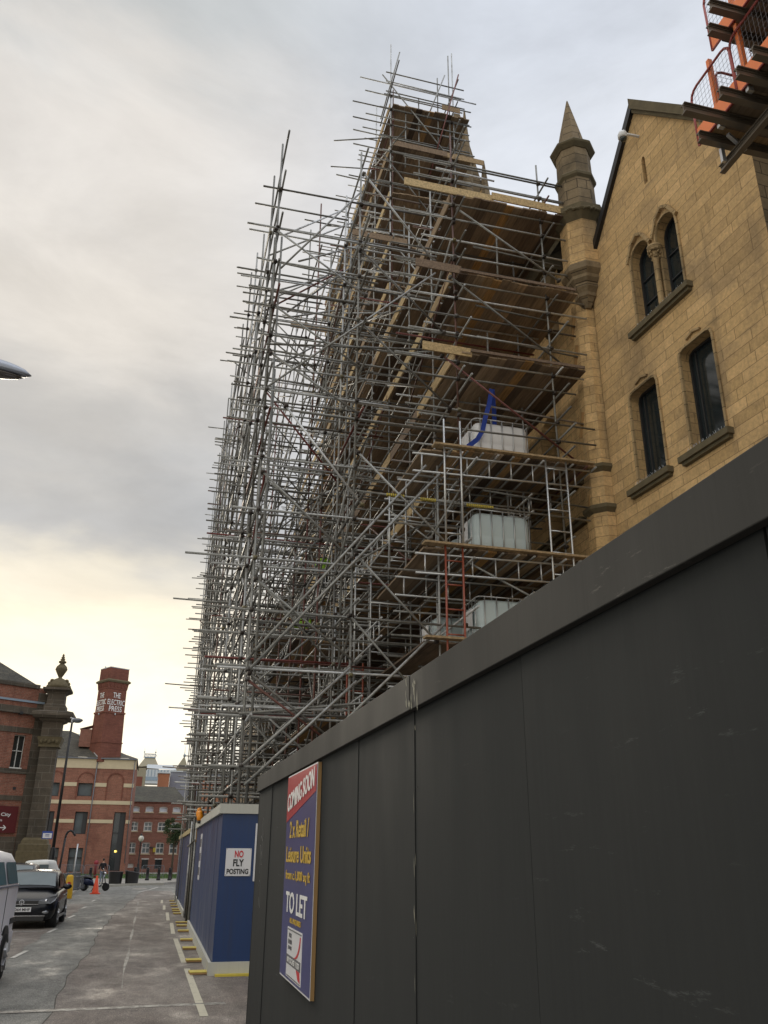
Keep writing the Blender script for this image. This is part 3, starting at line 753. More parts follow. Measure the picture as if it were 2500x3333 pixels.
# yellow foot plates under the skirting
fp = MB(); fp.box((-.26, -.15, 0), (.0, .15, .035)); 
first = None
for i, y in enumerate((15.55, 17.4, 19.8, 21.9, 24.7, 26.7, 28.1, 32.9, 34.6, 35.9, 38.6, 40.8, 43.5)):
    if first is None:
        first = empty('foot_plate', (0,0,0), 0, True); o = first
        a = MB(); a.box((-.27, -.16, .002), (.10, .16, .030)); a.build('timber_board', M['timber'], first)
        a = MB(); a.box((-.272, -.162, .031), (.098, .158, .037)); a.build('yellow_top', M['yellow'], first)
    else: o = copy_tree(first)
    o.location = (bx(y)-.06, y, gz(y)+.009); o.rotation_euler.z = random.uniform(-.06, .06); o.rotation_euler.x = -.011
    tag(o, ('yellow painted foot board under the blue hoarding, %s from the near corner' % ['nearest', 'second', 'third', 'fourth', 'fifth', 'sixth', 'seventh', 'eighth', 'ninth', 'tenth', 'eleventh', 'twelfth', 'thirteenth'][i]), 'foot board', 'yellow foot boards along the blue hoarding')

# ---------------------------------------------------------------- sandstone building with the gable
ANG = R(4)
GO = Vector((9.55, 15.9, 0)); GU = Vector((math.sin(ANG), -math.cos(ANG), 0)); GV = Vector((0,0,1)); GN = GU.cross(GV)   # outward = towards the street
if GN.x > 0: GN = -GN
hall = empty('sandstone_hall', (9.7, 13.2, 0))
tag(hall, 'sandstone gabled building with dark narrow windows, right of the scaffold', 'building')
def gpt(s, z, off=0.0): return GO + GU*s + GV*z + GN*off
apex = (2.47, 18.62)
outl = [(0, -.3), (5.6, -.3), (5.6, 15.05), (apex[0]+.02, apex[1]-.0), (-.02, 15.55)]
def soft(x0, y0, x1, y1, r=.16):
    return [(x0,y0),(x1,y0),(x1,y1-r),(x1-r*.3,y1-r*.3),(x1-r,y1),(x0+r,y1),(x0+r*.3,y1-r*.3),(x0,y1-r)]
holes = [soft(.98, 9.10, 2.02, 11.40), soft(2.80, 9.10, 3.84, 11.45)]
def shoulder(x0, x1, zs, zt, n=10):
    cx = (x0+x1)/2; r_ = (x1-x0)/2
    return [(cx + r_*math.cos(math.pi*i/n), zs + (zt-zs)*max(0, math.sin(math.pi*i/n))**.7) for i in range(n+1)]
upA = [(1.62,12.76),(2.38,12.76)] + shoulder(1.62, 2.38, 14.42, 14.93); upB = [(2.58,12.76),(3.34,12.76)] + shoulder(2.58, 3.34, 14.42, 14.95)
twin = [(1.62,12.76),(3.34,12.76)] + shoulder(2.58, 3.34, 14.42, 14.95) + [(2.58,14.40),(2.38,14.40)] + shoulder(1.62, 2.38, 14.42, 14.93)
slit = archp(2.47, 16.25, 2.60, 17.05, 16.92)
holes += [twin, slit]
# U x V must face the street: mirror the s axis
def mir(l): return list(l)
mb = MB(); pane_wall(mb, mir(outl), [mir(h) for h in holes], GO, GU, GV, .30)
gable_front = mb.build('gable_wall', M['stone'], hall)
# the body behind the front: sides, roof planes
mb = MB()
def gq(*pts): mb.add([gpt(s, z, off) for s, z, off in pts], [tuple(range(len(pts)))], .5)
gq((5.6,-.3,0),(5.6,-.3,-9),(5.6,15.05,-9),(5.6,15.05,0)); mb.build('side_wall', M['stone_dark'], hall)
mb = MB(); gq((0,-.3,0),(0,15.55,0),(0,15.55,-9),(0,-.3,-9)); gq((0,-.3,-9),(0,15.55,-9),(2.49,18.62,-9),(5.6,15.05,-9),(5.6,-.3,-9)); mb.build('rear_wall', M['stone_dark'], hall)
mb = MB()
polybox(mb, mir([(-.5,15.02),(2.47,18.70),(5.85,14.85),(5.85,14.98),(2.47,18.86),(-.5,15.17)]), GO, GU, GV, -9.0, -.02)
mb.build('roof', M['slate'], hall)
mb = MB()   # coping and its moulding: left rake dark gutter, right rake stone
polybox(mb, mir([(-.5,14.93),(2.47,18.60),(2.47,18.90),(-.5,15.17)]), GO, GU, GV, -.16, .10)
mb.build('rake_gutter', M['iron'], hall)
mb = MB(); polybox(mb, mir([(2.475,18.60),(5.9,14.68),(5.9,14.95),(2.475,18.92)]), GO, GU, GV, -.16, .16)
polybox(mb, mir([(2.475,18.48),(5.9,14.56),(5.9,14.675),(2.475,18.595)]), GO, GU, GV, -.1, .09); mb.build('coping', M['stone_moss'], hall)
# quoin/bevel stones and mouldings round the openings
def surround(loop, w, off, name='moulding', mat=M['stone_trim'], skip_sill=True):
    n = len(loop); cx = sum(p[0] for p in loop)/n; mb = MB()
    pts = loop[1:] + [loop[0]]
    for a, b in zip(pts, pts[1:]):
        mb.bar(gpt(a[0], a[1], off), gpt(b[0], b[1], off), w, w, GN)
    return mb.build(name, mat, hall)
for h in holes[:3]: surround(h, .055, .012)
mb = MB()
for s, hh in ((1.50, 11.52), (3.32, 11.57)):
    mb = MB(); mb.bar(gpt(s-.22, hh, .03), gpt(s, hh+.07, .03), .05, .05, GN); mb.bar(gpt(s, hh+.07, .03), gpt(s+.22, hh, .03), .05, .05, GN); mb.build('hood_mould', M['stone_trim'], hall)
mb = MB()
for s in (2.0, 2.96):
    mb.bar(gpt(s-.44, 14.62, .05), gpt(s-.20, 15.02, .06), .07, .07, GN); mb.bar(gpt(s-.20, 15.02, .06), gpt(s, 15.15, .06), .07, .07, GN)
    mb.bar(gpt(s, 15.15, .06), gpt(s+.20, 15.02, .06), .07, .07, GN); mb.bar(gpt(s+.20, 15.02, .06), gpt(s+.44, 14.62, .05), .07, .07, GN)
mb.build('hood_mould', M['stone_trim'], hall)
# sills
for (a, b, z) in ((.70, 2.16, 9.10), (2.50, 3.98, 9.10), (1.40, 3.52, 12.76)):
    mb = MB()
    polybox(mb, mir([(a, z-.13), (b, z-.13), (b, z), (a, z)]), GO, GU, GV, -.30, .16)
    polybox(mb, mir([(a+.05, z-.20), (b-.05, z-.20), (b-.05, z-.132), (a+.05, z-.132)]), GO, GU, GV, -.1, .10)
    mb.build('sill', M['stone_moss'], hall)
    mb = MB()   # bird spikes
    s = a+.22
    while s < b-.2:
        p = gpt(s, z, .05); mb.tube(p, p + GV*.11 + GU*random.uniform(-.03,.03) + GN*random.uniform(-.02,.05), .0035, 4); s += .035
    mb.build('bird_spikes', M['cage'], hall)
# windows: each a part with frame and panes
def hwin(loop, arch=False):
    xs = [p[0] for p in loop]; ys = [p[1] for p in loop]; x0, x1, y0, y1 = min(xs), max(xs), min(ys), max(ys)
    mb = MB(); polybox(mb, mir(loop), GO, GU, GV, -.32, -.29)
    w = mb.build('window', M['glass_dark'], hall)
    mb = MB(); n = len(loop)
    for i in range(n):
        a, b = loop[i], loop[(i+1) % n]; mb.bar(gpt(a[0], a[1], -.255), gpt(b[0], b[1], -.255), .09, .06, GN)
    if arch:
        for f in (.33, .62): mb.bar(gpt(x0, y0+(y1-y0)*f, -.27), gpt(x1, y0+(y1-y0)*f, -.27), .03, .035, GN)
    else:
        mb.bar(gpt(x0+.17, y0, -.275), gpt(x0+.17, y1, -.275), .035, .03, GN); mb.bar(gpt(x1-.14, y0, -.275), gpt(x1-.14, y1, -.275), .03, .03, GN)
    mb.build('frame', M['frame_dark'], w)
hwin(holes[0]); hwin(holes[1]); hwin(upA, True); hwin(upB, True)
mb = MB(); polybox(mb, mir(slit), GO, GU, GV, -.32, -.29); mb.build('window', M['glass_dark'], hall)
# the colonnette between the twin lights
mb = MB()
for s_ in (2.40, 2.56): mb.bar(gpt(s_, 12.77, -.16), gpt(s_, 14.40, -.16), .06, .14, GN)
mb.bar(gpt(2.48, 12.77, -.21), gpt(2.48, 14.45, -.21), .20, .14, GN); mb.build('mullion', M['stone_trim'], hall)
cb = gpt(2.48, 12.66, -.02); mb = MB()
mb.lathe([(.13,0),(.13,.07),(.09,.10),(.115,.15),(.075,.20),(.07,.24),(.068,1.40),(.085,1.43),(.07,1.46),(.13,1.66),(.17,1.70),(.17,1.78)], cb, 14)
mb.build('column', M['stone_trim'], hall)
mb = MB(); rr = random.Random(3)
for i in range(26):
    a = rr.uniform(0, 6.28); t = rr.random(); mb.ball(cb + Vector((math.cos(a)*(.08+.07*t), math.sin(a)*(.08+.07*t), 1.47+.2*t)), (.035,.035,.04), 6, 4)
mb.build('leaf_capital', M['stone_trim'], hall)
# security camera on the rake
cc = empty('security_camera', gpt(2.30, 17.82, .1)); tag(cc, 'white domed security camera fixed below the gable top', 'camera')
mb = MB(); mb.bar(gpt(2.52, 17.70, .0), gpt(2.44, 17.76, .28), .05, .04); mb.build('bracket', M['white_plastic'], cc)
mb = MB(); mb.lathe([(.02,.16),(.09,.14),(.12,.06),(.12,-.02),(.10,-.05)], gpt(2.30, 17.80, .30), 14); mb.build('housing', M['white_plastic'], cc)
mb = MB(); mb.ball(gpt(2.30, 17.75, .30), (.09,.09,.09), 12, 8); mb.build('dome', M['glass_dark'], cc)

# turret on the corner buttress
tur = empty('corner_turret', (9.42, 16.0, 0)); TC = Vector((9.42, 16.01, 0))
tag(tur, 'octagonal stone turret with pointed spire at the left of the gable', 'turret')
def octp(prof, name, mat, n=8): 
    mb = MB(); mb.lathe([(a*.967, 1.65+(z-1.65)*.967) for a, z in prof], TC, n, rot=R(22.5), smooth=False); return mb.build(name, mat, tur)
octp([(.10,14.9),(.26,15.15),(.30,15.17),(.30,15.28),(.40,15.40),(.40,15.50),(.50,15.62),(.50,15.72),(.62,15.84),(.62,16.0),(.55,16.08)], 'corbel', M['stone_dark'])
octp([(.54,16.08),(.54,17.45)], 'shaft', M['stone'])
octp([(.54,17.452),(.68,17.62),(.74,17.68),(.74,17.86),(.62,17.96)], 'carved_band', M['stone_moss'])
octp([(.515,17.96),(.50,18.95)], 'upper_shaft', M['stone_dark'])
octp([(.50,18.95),(.57,19.02),(.58,19.10),(.49,19.20)], 'string_course', M['stone_moss'])
octp([(.49,19.20),(.475,20.05)], 'top_stage', M['stone_dark'])
octp([(.50,20.05),(.62,20.15),(.64,20.20),(.60,20.26),(.46,20.30)], 'cornice', M['stone_moss'])
octp([(.43,20.30),(.30,20.95),(.16,21.6),(.02,22.25)], 'spire', M['stone_dark'])
mb = MB(); rr = random.Random(5)
for i in range(64):
    a = 2*math.pi*i/64; rad = .70; mb.ball(TC + Vector((math.cos(a)*rad*.94, math.sin(a)*rad*.94, 17.17+rr.uniform(-.03,.03))), (.05,.05,.05), 6, 4)
mb.build('carving', M['stone_moss'], tur)

# main church wall and corner buttress behind the scaffold
church = empty('sandstone_church', (10, 30, 0))
tag(church, 'large sandstone building almost hidden behind the scaffold', 'building')
WX = 9.30
mb = MB(); pane_wall(mb, [(-44.5,-.6),(-16.2,-.6),(-16.2,16.2),(-17.2,16.4),(-17.2,17.0),(-22.3,17.2),(-22.3,24.0),(-29,24.0),(-29,17),(-44.5,17)],
    [archp(-(18.9), 8.6, -(17.9), 12.6, 12.0, 1), archp(-21.9, 3.6, -20.3, 8.2, 7.2, 1), archp(-26, 3.6, -24.4, 8.2, 7.2, 1), archp(-31, 3.6, -29.4, 8.2, 7.2, 1), archp(-36, 3.6, -34.4, 8.2, 7.2, 1),
     archp(-26, 10, -24.4, 14.5, 13.7, 1), archp(-31, 10, -29.4, 14.5, 13.7, 1), archp(-36, 10, -34.4, 14.5, 13.7, 1)],
    (WX, 0, 0), (0,-1,0), (0,0,1), .5)
mb.build('long_wall', M['stone'], church)
for (a, z0, z1) in ((17.9,8.6,12.6),(20.3,3.6,8.2),(24.4,3.6,8.2),(29.4,3.6,8.2),(34.4,3.6,8.2),(24.4,10,14.5),(29.4,10,14.5),(34.4,10,14.5)):
    wd = 1.0 if a < 18 else 1.6
    mb = MB(); mb.box((WX+.47, a-.02, z0-.02), (WX+.50, a+wd+.02, z1)); w = mb.build('window', M['glass_dark'], church)
    mb = MB()
    for k in range(1, 3): mb.box((WX+.40, a+wd*k/3-.03, z0), (WX+.468, a+wd*k/3+.03, z1))
    mb.build('mullion', M['stone_trim'], w)
for z in (10.0, 8.98):
    mb = MB()
    mb.bar((WX-.06, 16.75, z), (WX-.06, 44.5, z), .14, .12); mb.bar((WX-.10, 16.75, z+.07), (WX-.10, 44.5, z+.07), .2, .05)
    mb.build('string_course', M['stone_moss'], church)
    mb = MB(); mb.lathe([(.40,z-.08),(.50,z+.02),(.50,z+.10),(.42,z+.14)], (9.50, 16.30, 0), 8, rot=R(22.5), smooth=False)
    mb.build('string_course', M['stone_moss'], church)
mb = MB(); mb.lathe([(.42,-.4),(.40,10.0),(.36,10.1),(.34,14.9)], (9.50, 16.30, 0), 8, rot=R(22.5), smooth=False)
mb.build('buttress', M['stone'], church)
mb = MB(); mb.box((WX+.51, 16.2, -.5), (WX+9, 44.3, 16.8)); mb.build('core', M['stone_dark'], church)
mb = MB()   # slate roofs
mb.add([(WX-.2,16.2,17.0),(WX-.2,44.5,17.0),(WX+4,44.5,20.0),(WX+4,16.2,20.0)], [(0,3,2,1)], .5)
mb.add([(WX+8.2,16.2,17.0),(WX+8.2,44.5,17.0),(WX+4,44.5,20.0),(WX+4,16.2,20.0)], [(0,1,2,3)], .5); mb.build('roof', M['slate'], church)
# steep stone gable with its pinnacles in the tower scaffold
mb = MB()
polybox(mb, [(7.4,17),(10.7,17),(10.7,23.3),(9.22,29.4),(8.95,29.4),(7.4,23.3)], (0, 24.0, 0), (1,0,0), (0,0,1), -.6, .0)
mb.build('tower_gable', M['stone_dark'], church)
for (x, y, zb, zt, rr_) in ((9.30, 23.7, 26.6, 29.3, .30), (9.98, 23.6, 24.0, 26.75, .40), (9.25, 17.6, 16.9, 19.4, .32)):
    mb = MB(); mb.lathe([(rr_*.8,zb-2.2),(rr_*.8,zb-.15),(rr_,zb-.1),(rr_,zb),(rr_*.75,zb+.05),(.03,zt)], (x, y, 0), 8, rot=R(22.5), smooth=False)
    mb.build('pinnacle', M['stone_dark'], church)
mb = MB(); mb.box((8.9, 17.2, 16.6), (9.8, 18.4, 17.7)); mb.box((8.8, 17.1, 17.7), (9.9, 18.5, 17.85)); mb.build('parapet', M['stone_moss'], church)
# projecting wing at the far end
mb = MB(); pane_wall(mb, [(4.7,-.7),(9.3,-.7),(9.3,13.0),(7.0,15.5),(4.7,13.0)], [archp(5.6,5,6.6,9.2,8.4,1), archp(7.3,5,8.3,9.2,8.4,1), rect(5.6,1.2,6.5,3.2), rect(7.4,1.2,8.3,3.2)], (0, 43.2, 0), (1,0,0), (0,0,1), .4)
mb.build('wing_wall', M['stone_dark'], church)
mb = MB()
for x0, x1, z0, z1 in ((5.6,6.6,5,9.2),(7.3,8.3,5,9.2),(5.6,6.5,1.2,3.2),(7.4,8.3,1.2,3.2)): mb.box((x0-.02, 43.58, z0-.02), (x1+.02, 43.6, z1+.02))
mb.build('wing_glass', M['glass_dark'], church)
mb = MB(); mb.box((4.7, 43.62, -.7), (9.3, 50, 13)); mb.add([(4.7,43.62,-.7),(4.7,43.2,-.7),(4.7,43.2,13),(4.7,43.62,13)], [(0,1,2,3)], .5); mb.build('wing_core', M['stone_dark'], church)
mb = MB(); mb.add([(4.5,43.1,12.8),(7.0,43.1,15.6),(7.0,50,15.6),(4.5,50,12.8)], [(0,1,2,3)], .5); mb.add([(9.5,43.1,12.8),(7.0,43.1,15.6),(7.0,50,15.6),(9.5,50,12.8)], [(3,2,1,0)], .5); mb.build('wing_roof', M['slate'], church)

# neighbour on the right (mostly out of frame) carrying the loading platforms
nb = empty('right_building', (12, 6, 0)); tag(nb, 'dark stone building at the right edge behind the orange platforms', 'building')
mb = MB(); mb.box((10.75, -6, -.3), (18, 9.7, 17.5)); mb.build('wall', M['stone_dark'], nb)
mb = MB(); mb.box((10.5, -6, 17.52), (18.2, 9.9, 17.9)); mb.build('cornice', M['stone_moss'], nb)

# ---------------------------------------------------------------- scaffold
sc = empty('scaffold', (5, 28, 0))
tag(sc, 'huge steel tube scaffold with timber decks in front of the sandstone building', 'scaffold')
rs = random.Random(21)
BIG = {}
def emit(kind, items, mat, limit=98, n=8):
    """items: list of (size, fn(mb)) - the largest as parts of their own, the rest one part"""
    items = sorted(items, key=lambda t: -t[0])
    for k, (w, fn) in enumerate(items[:limit]):
        mb = MB(); fn(mb); mb.build(kind, mat, sc)
    if len(items) > limit:
        mb = MB()
        for w, fn in items[limit:]: fn(mb)
        o = mb.build(kind, mat, sc); o['kind'] = 'stuff'
CAM = Vector((0,0,1.65))
def vis(a, b):
    m = (Vector(a)+Vector(b))/2; return (Vector(a)-Vector(b)).length / max(5, (m-CAM).length)
st, led, tra, bra, cou, toe, dek = [], [], [], [], [], [], []
def T(lst, a, b, r=.0242, rnd=None, pri=1.0):
    rnd = rs.random() if rnd is None else rnd
    a = tuple(a); b = tuple(b)
    lst.append((vis(a, b)*pri, lambda mb, a=a, b=b, r=r, rnd=rnd: mb.tube(a, b, r, 8, rnd)))
def C(p, ax=0):
    p = Vector(p); rn = rs.random()
    def fn(mb, p=p, rn=rn, ax=ax):
        mb.tube(p - Vector((0,0,.035)), p + Vector((0,0,.04)), .042, 6, rn)
        d = Vector((1,0,0)) if ax == 0 else Vector((0,1,0)); e = Vector((0,1,0)) if ax == 0 else Vector((1,0,0))
        q = p - e*.048
        mb.tube(q - d*.035, q + d*.04, .042, 6, rn)
        mb.bar(p + d*.05 - Vector((0,0,.02)), p + d*.05 + Vector((0,0,.05)), .02, .03, rnd=rn)
    cou.append((1/(p-CAM).length, fn))
YS = [16.0, 17.8, 19.9, 22.2, 24.4, 27.0, 29.5, 31.7, 33.8, 36.0, 38.3, 40.6, 43.0]
X0, X1, X2, X3 = 1.47, 3.46, 5.85, 8.28
TOP0 = [17.85, 18.5, 18.3, 19.4, 20.3, 19.9, 19.7, 20.1, 20.5, 20.5, 19.9, 18.8, 17.3]
TOP1 = [18.1, 18.3, 18.2, 21.9, 22.6, 21.6, 21.3, 20.8, 21.6, 21.0, 20.8, 19.5, 18.0]
TOP2 = [19.3, 19.0, 19.6, 30.1, 29.3, 29.0, 28.9, 28.6, 28.0, 26.5, 24.5, 22.0, 20.0]
TOP3 = [18.9, 18.4, 18.6, 30.4, 29.0, 28.8, 28.6, 28.0, 27.0, 26.0, 24.0, 21.5, 19.5]
LV = [3.5, 5.6, 7.6, 9.9, 12.45, 14.7, 17.1]
LVT = [18.9, 20.6, 22.8, 24.9, 26.9]
def base(y): return gz(y)
# standards: joined lengths, doubled where they lap
for i, y in enumerate(YS):
    for xr, tops in ((X0, TOP0), (X1, TOP1), (X2, TOP2), (X3, TOP3)):
        jx, jy = rs.uniform(-.03,.03), rs.uniform(-.03,.03)
        if i == 0: jx = jy = 0
        zt = tops[i]; zb = base(y)
        cut = zb + (zt-zb)*rs.uniform(.42, .6)
        T(st, (xr+jx, y+jy, zb), (xr+jx*.5, y+jy, cut), pri=1.4)
        T(st, (xr+jx*.5, y+jy, cut), (xr, y+jy, zt), pri=1.4)
        C((xr+jx*.5, y+jy, cut))
        if xr in (X0,) :   # second leg beside each outer standard
            T(st, (xr+.16, y+jy+.05, zb), (xr+.13, y+jy+.05, zt-rs.uniform(1.0, 3.2)), pri=1.1)
# intermediate rows in the depth of the scaffold
for y in YS[3:]:
    for xr, tp in ((2.5, 12.5), (4.65, 15.0), (7.1, 16.0)):
        T(st, (xr+rs.uniform(-.1,.1), y+rs.uniform(-.2,.2), base(y)), (xr+rs.uniform(-.1,.1), y, tp+rs.uniform(-1.5,1.5)), pri=.6)
for (x, y, z0, z1) in ((5.32, 16.05, -.2, 9.6), (1.62, 16.1, -.2, 11.5), (3.62, 17.9, 3, 17.6), (8.1, 22.2, 17, 30.2), (5.95, 22.3, 18, 27.9), (6.9, 22.2, 22.5, 27.6), (6.4, 22.2, 24.2, 26.9), (6.35, 22.25, 19.0, 22.5), (7.65, 22.2, 25, 28.9), (7.0, 16.0, 14.8, 16.2), (7.05, 17, 12.5, 14.0), (6.85, 17.2, 10.1, 12.2)):
    T(st, (x, y, z0), (x+.02, y, z1), pri=1.1)
# cross tubes (X direction), front frame
FR = [16.38, 15.24, 14.26, 13.03, 12.26, 11.86, 10.89, 10.44, 9.28, 8.1, 7.06, 6.0, 4.84, 3.95, 3.1]
for z in FR:
    xa = X0 - rs.uniform(.25, .75)
    if z in (16.38,): xa = 1.07
    if z in (7.06,): xa = .12
    T(led, (xa, 15.94, z+rs.uniform(-.03,.03)), (X2+rs.uniform(-.3,.35) if z < 14 else 4.9+rs.random(), 15.94, z+rs.uniform(-.06,.06)), pri=1.5)
    C((X0, 15.97, z)); C((X1, 15.97, z)); C((X2, 15.97, z))
    if rs.random() < .55: T(tra, (xa+rs.uniform(-.3,.5), 16.08, z+rs.uniform(.08,.16)), (X1+rs.uniform(.3,2.3), 16.08, z+rs.uniform(-.1,.2)))
for z in (12.02, 4.05): T(led, (X0-.1, 15.88, z-.05), (X2+.1, 15.88, z+.55), pri=1.4)   # slack handrails
# D-E bay rails and deck bearers
for d in LV[3:]:
    for dz in (.62, 1.12, -.16, -.62):
        if d < 9.95 and dz < 0: continue
        z = d+dz
        T(led, (X2-rs.uniform(.5,1.6), 15.94, z+.0), (X3+rs.uniform(.5,1.05), 15.94, z+rs.uniform(-.05,.05)), pri=1.6)
        C((X2, 15.97, z)); C((X3, 15.97, z))
for z in (17.75, 18.3): T(led, (X2-.25 if z < 18 else 5.5, 15.94, z), (9.1, 15.94, z-.02), pri=1.6)
T(led, (5.1, 15.9, 17.42), (7.2, 15.9, 17.4), pri=1.3); T(led, (5.4, 15.9, 18.0), (7.0, 15.9, 17.95), pri=1.3)
# cross tubes at every frame behind
for i, y in enumerate(YS[1:], 1):
    z = 2.6 + rs.uniform(0,.4); top = TOP0[i]-.5
    while z < TOP1[i]-.4:
        if z > 15.6 and rs.random() < .5: z += 1.1; continue
        xa = X0 - (rs.uniform(.35, .95) if y < 23 else rs.choice((rs.uniform(.1, .5), rs.uniform(.35, .8)))) if z < top else X1 - rs.uniform(.1, .6)
        xb = X2 + rs.uniform(-.4, .5) if rs.random() < .7 else X1 + rs.uniform(.2, 1)
        T(led, (xa, y-.05, z), (xb, y-.05, z+rs.uniform(-.07,.07)))
        if y < 26 and z < TOP0[i]: C((X0, y-.03, z)); C((X1, y-.03, z))
        z += rs.choice((.55, .95, 1.1, 1.25))
    for L in LV + (LVT if y > 22 else []):
        if L > TOP2[i]-.6: continue
        for dz in (-.12, -.6, .55, 1.1):
            T(tra, (X2-rs.uniform(.2,1.2), y-.05, L+dz), (X3+rs.uniform(.2,.7), y-.05, L+dz+rs.uniform(-.03,.03)))
    # extra mid-bay transoms poking out of the street side
    for k in range(7):
        yy_ = y - rs.uniform(.4, 1.5); zz_ = rs.uniform(3.0, TOP0[i]-1.0)
        T(tra, (X0-rs.uniform(.1,.62), yy_, zz_), (X0+rs.uniform(1.2,3.4), yy_, zz_+rs.uniform(-.06,.06)))
T(led, (-.02, 23.8, 8.3), (3.6, 23.8, 8.25)); T(led, (.2, 30, 6.2), (3.6, 30, 6.15)); T(led, (.25, 37.5, 4.9), (3.0, 37.5, 4.8)); T(led, (.0, 36.2, 8.1), (3.4, 36.2, 8.0))
# long tubes (Y direction)
for xr, tops in ((X0, TOP0), (X1, TOP1), (X2, TOP2), (X3, TOP3), (2.5, [11]*13), (4.65, [15]*13)):
    z = 2.9 if xr < 5 else 3.4
    while z < max(tops)-.3:
        k = 0
        while k < len(YS)-1:
            k2 = min(k+rs.choice((2,3)), len(YS)-1)
            if z < min(tops[k], tops[k2]) - .2:
                a = YS[k] - (rs.uniform(.35, .95) if k == 0 else rs.uniform(.1,.5)); b = YS[k2] + rs.uniform(.1,.5)
                if xr in (2.5, 4.65) and k == 0: a = YS[2]
                T(led, (xr+.05, a, z+rs.uniform(-.04,.04)), (xr+.05, b, z+rs.uniform(-.04,.04)), pri=.8)
            k = k2
        z += rs.choice((.55, 1.0, 1.1, 1.2)) if xr < 5 else rs.choice((.5, .6, 1.0, 1.1))
for k in range(230):     # the crowded lower inside of the scaffold
    y = rs.uniform(19, 41); z = rs.uniform(2.8, 10.5); x = rs.uniform(2.6, 5.2)
    if rs.random() < .65: T(tra, (x, y, z), (x+rs.uniform(1.0, 2.6), y, z+rs.uniform(-.04,.04)), rnd=rs.uniform(0,.45), pri=.4)
    else: T(tra, (x, y, z), (x+rs.uniform(-.05,.05), y+rs.uniform(1.5,3.5), z+rs.choice((0,0,1.6))), rnd=rs.uniform(0,.45), pri=.4)
# braces: front frame
for (a, b) in (((X2+.1,16.75),(8.6,15.1)), ((5.7,14.62),(8.62,12.55)), ((5.45,12.35),(8.95,9.85)),
               ((1.43,15.1),(3.6,13.68)), ((1.5,13.0),(3.55,11.7)), ((1.5,11.75),(3.5,10.55)), ((1.5,8.9),(3.4,7.2)), ((3.46,14.95),(5.5,13.0)), ((3.5,12.9),(5.6,11.0)), ((3.5,17.3),(5.3,15.0)),
               ((3.5,9.6),(5.6,7.6)), ((3.4,6.0),(5.2,4.1)), ((1.5,6.6),(3.5,5.1)), ((1.46,4.64),(3.3,3.4)), ((1.5,4.75),(3.2,3.55)), ((3.6,8.4),(1.9,10.5)), ((5.2,5.6),(3.5,7.3)),
               ((5.9,7.35),(8.9,6.0)), ((5.9,5.3),(7.4,4.2)), ((5.85,9.1),(5.1,7.8))):
    T(bra, (a[0], 15.86, a[1]), (b[0], 15.88, b[1]), pri=1.6); C((a[0],15.9,a[1])); C((b[0],15.9,b[1]))
for (a, b, r) in (((5.33,9.31),(1.52,4.84),.027), ((5.0,9.45),(1.40,4.95),.027), ((3.42,4.95),(1.50,3.1),.027), ((3.55,4.7),(1.55,2.75),.027), ((5.4,6.0),(3.0,3.6),.027), ((5.3,14.6),(1.5,10.9),.024), ((3.4,16.6),(1.6,14.0),.024)):
    T(bra, (a[0], 15.80, a[1]), (b[0], 15.82, b[1]), r, .7, pri=1.8)
for i, y in enumerate(YS[1:], 1):
    z = 3.0
    while z < TOP0[i]-2.2:
        if rs.random() < .8:
            a, b = (X0, X1) if rs.random() < .5 else (X1, X0)
            T(bra, (a, y+.06, z+rs.uniform(-.2,.2)), (b+rs.uniform(-.2,.2), y+.06, z+rs.uniform(1.5,2.2)))
        if rs.random() < .5:
            a, b = (X1, X2) if rs.random() < .5 else (X2, X1)
            T(bra, (a, y+.06, z+rs.uniform(-.2,.2)), (b, y+.06, z+rs.uniform(1.5,2.3)))
        z += rs.uniform(1.6, 2.4)
    if i < len(YS)-1 and rs.random() < .9:      # rakers in the length of the street
        for xr, tops in ((X0+.1, TOP0), (X1, TOP1), (X2-.05, TOP2)):
            for q in range(3):
                z = rs.uniform(3, tops[i]-4); up = rs.choice((-1, 1))
                T(bra, (xr, YS[i-1], z + (0 if up > 0 else 2.2)), (xr, YS[min(i+1, 12)], z + (2.6 if up > 0 else .2)))
for (z0, z1, x) in ((15.6, 19.5, 1.7), (13.4, 17.4, 1.9), (14.9, 18.2, 2.1)):
    T(bra, (x, 16.6, z0), (x+2.1, 19.6, z1), pri=1.2); T(bra, (x-.1, 18.0, z0-.7), (x+2.6, 22.0, z1-.4))
# tower head frame: tall tubes and rails above the top deck, pointing up and out
for z in (20.6, 22.8, 24.9, 26.9):
    for dz in (.5, 1.1, -.15):
        T(led, (X2-rs.uniform(.5,1.5), 22.14, z+dz), (X3+rs.uniform(.0,.9), 22.14, z+dz-rs.uniform(0,.08)), pri=1.6)
        C((X2, 22.17, z+dz)); C((X3-.1, 22.17, z+dz))
for z in (27.6, 28.1, 28.55): T(led, (X2-.2, 22.14, z), (8.7, 22.14, z-.05), pri=1.6)
T(bra, (X2-.35, 22.08, 28.3), (8.3, 22.1, 24.6), pri=1.7); T(bra, (X2-.3, 22.08, 24.5), (8.2, 22.1, 21.0), pri=1.6); T(bra, (X2, 22.08, 20.8), (8.2, 22.1, 17.9), pri=1.6)
T(bra, (X2-.2, 22.9, 27.0), (5.86, 21.0, 28.3), pri=1.2); T(bra, (X2-.2, 22.95, 26.7), (5.84, 21.0, 27.9), pri=1.2)
T(bra, (7.9, 22.0, 28.9), (7.2, 22.05, 26.6)); T(bra, (8.3, 21.6, 28.6), (7.3, 22.3, 24.0))
for z in (18.2, 19.7, 21.6, 23.4, 25.9): T(led, (X2-1.5-rs.random()*.6, 22.3+rs.random(), z), (X2+.6, 22.4, z-.03)); T(led, (X2-1.1-rs.random()*.6, 24.4+rs.random(), z+.4), (X2+.6, 24.5, z+.35))
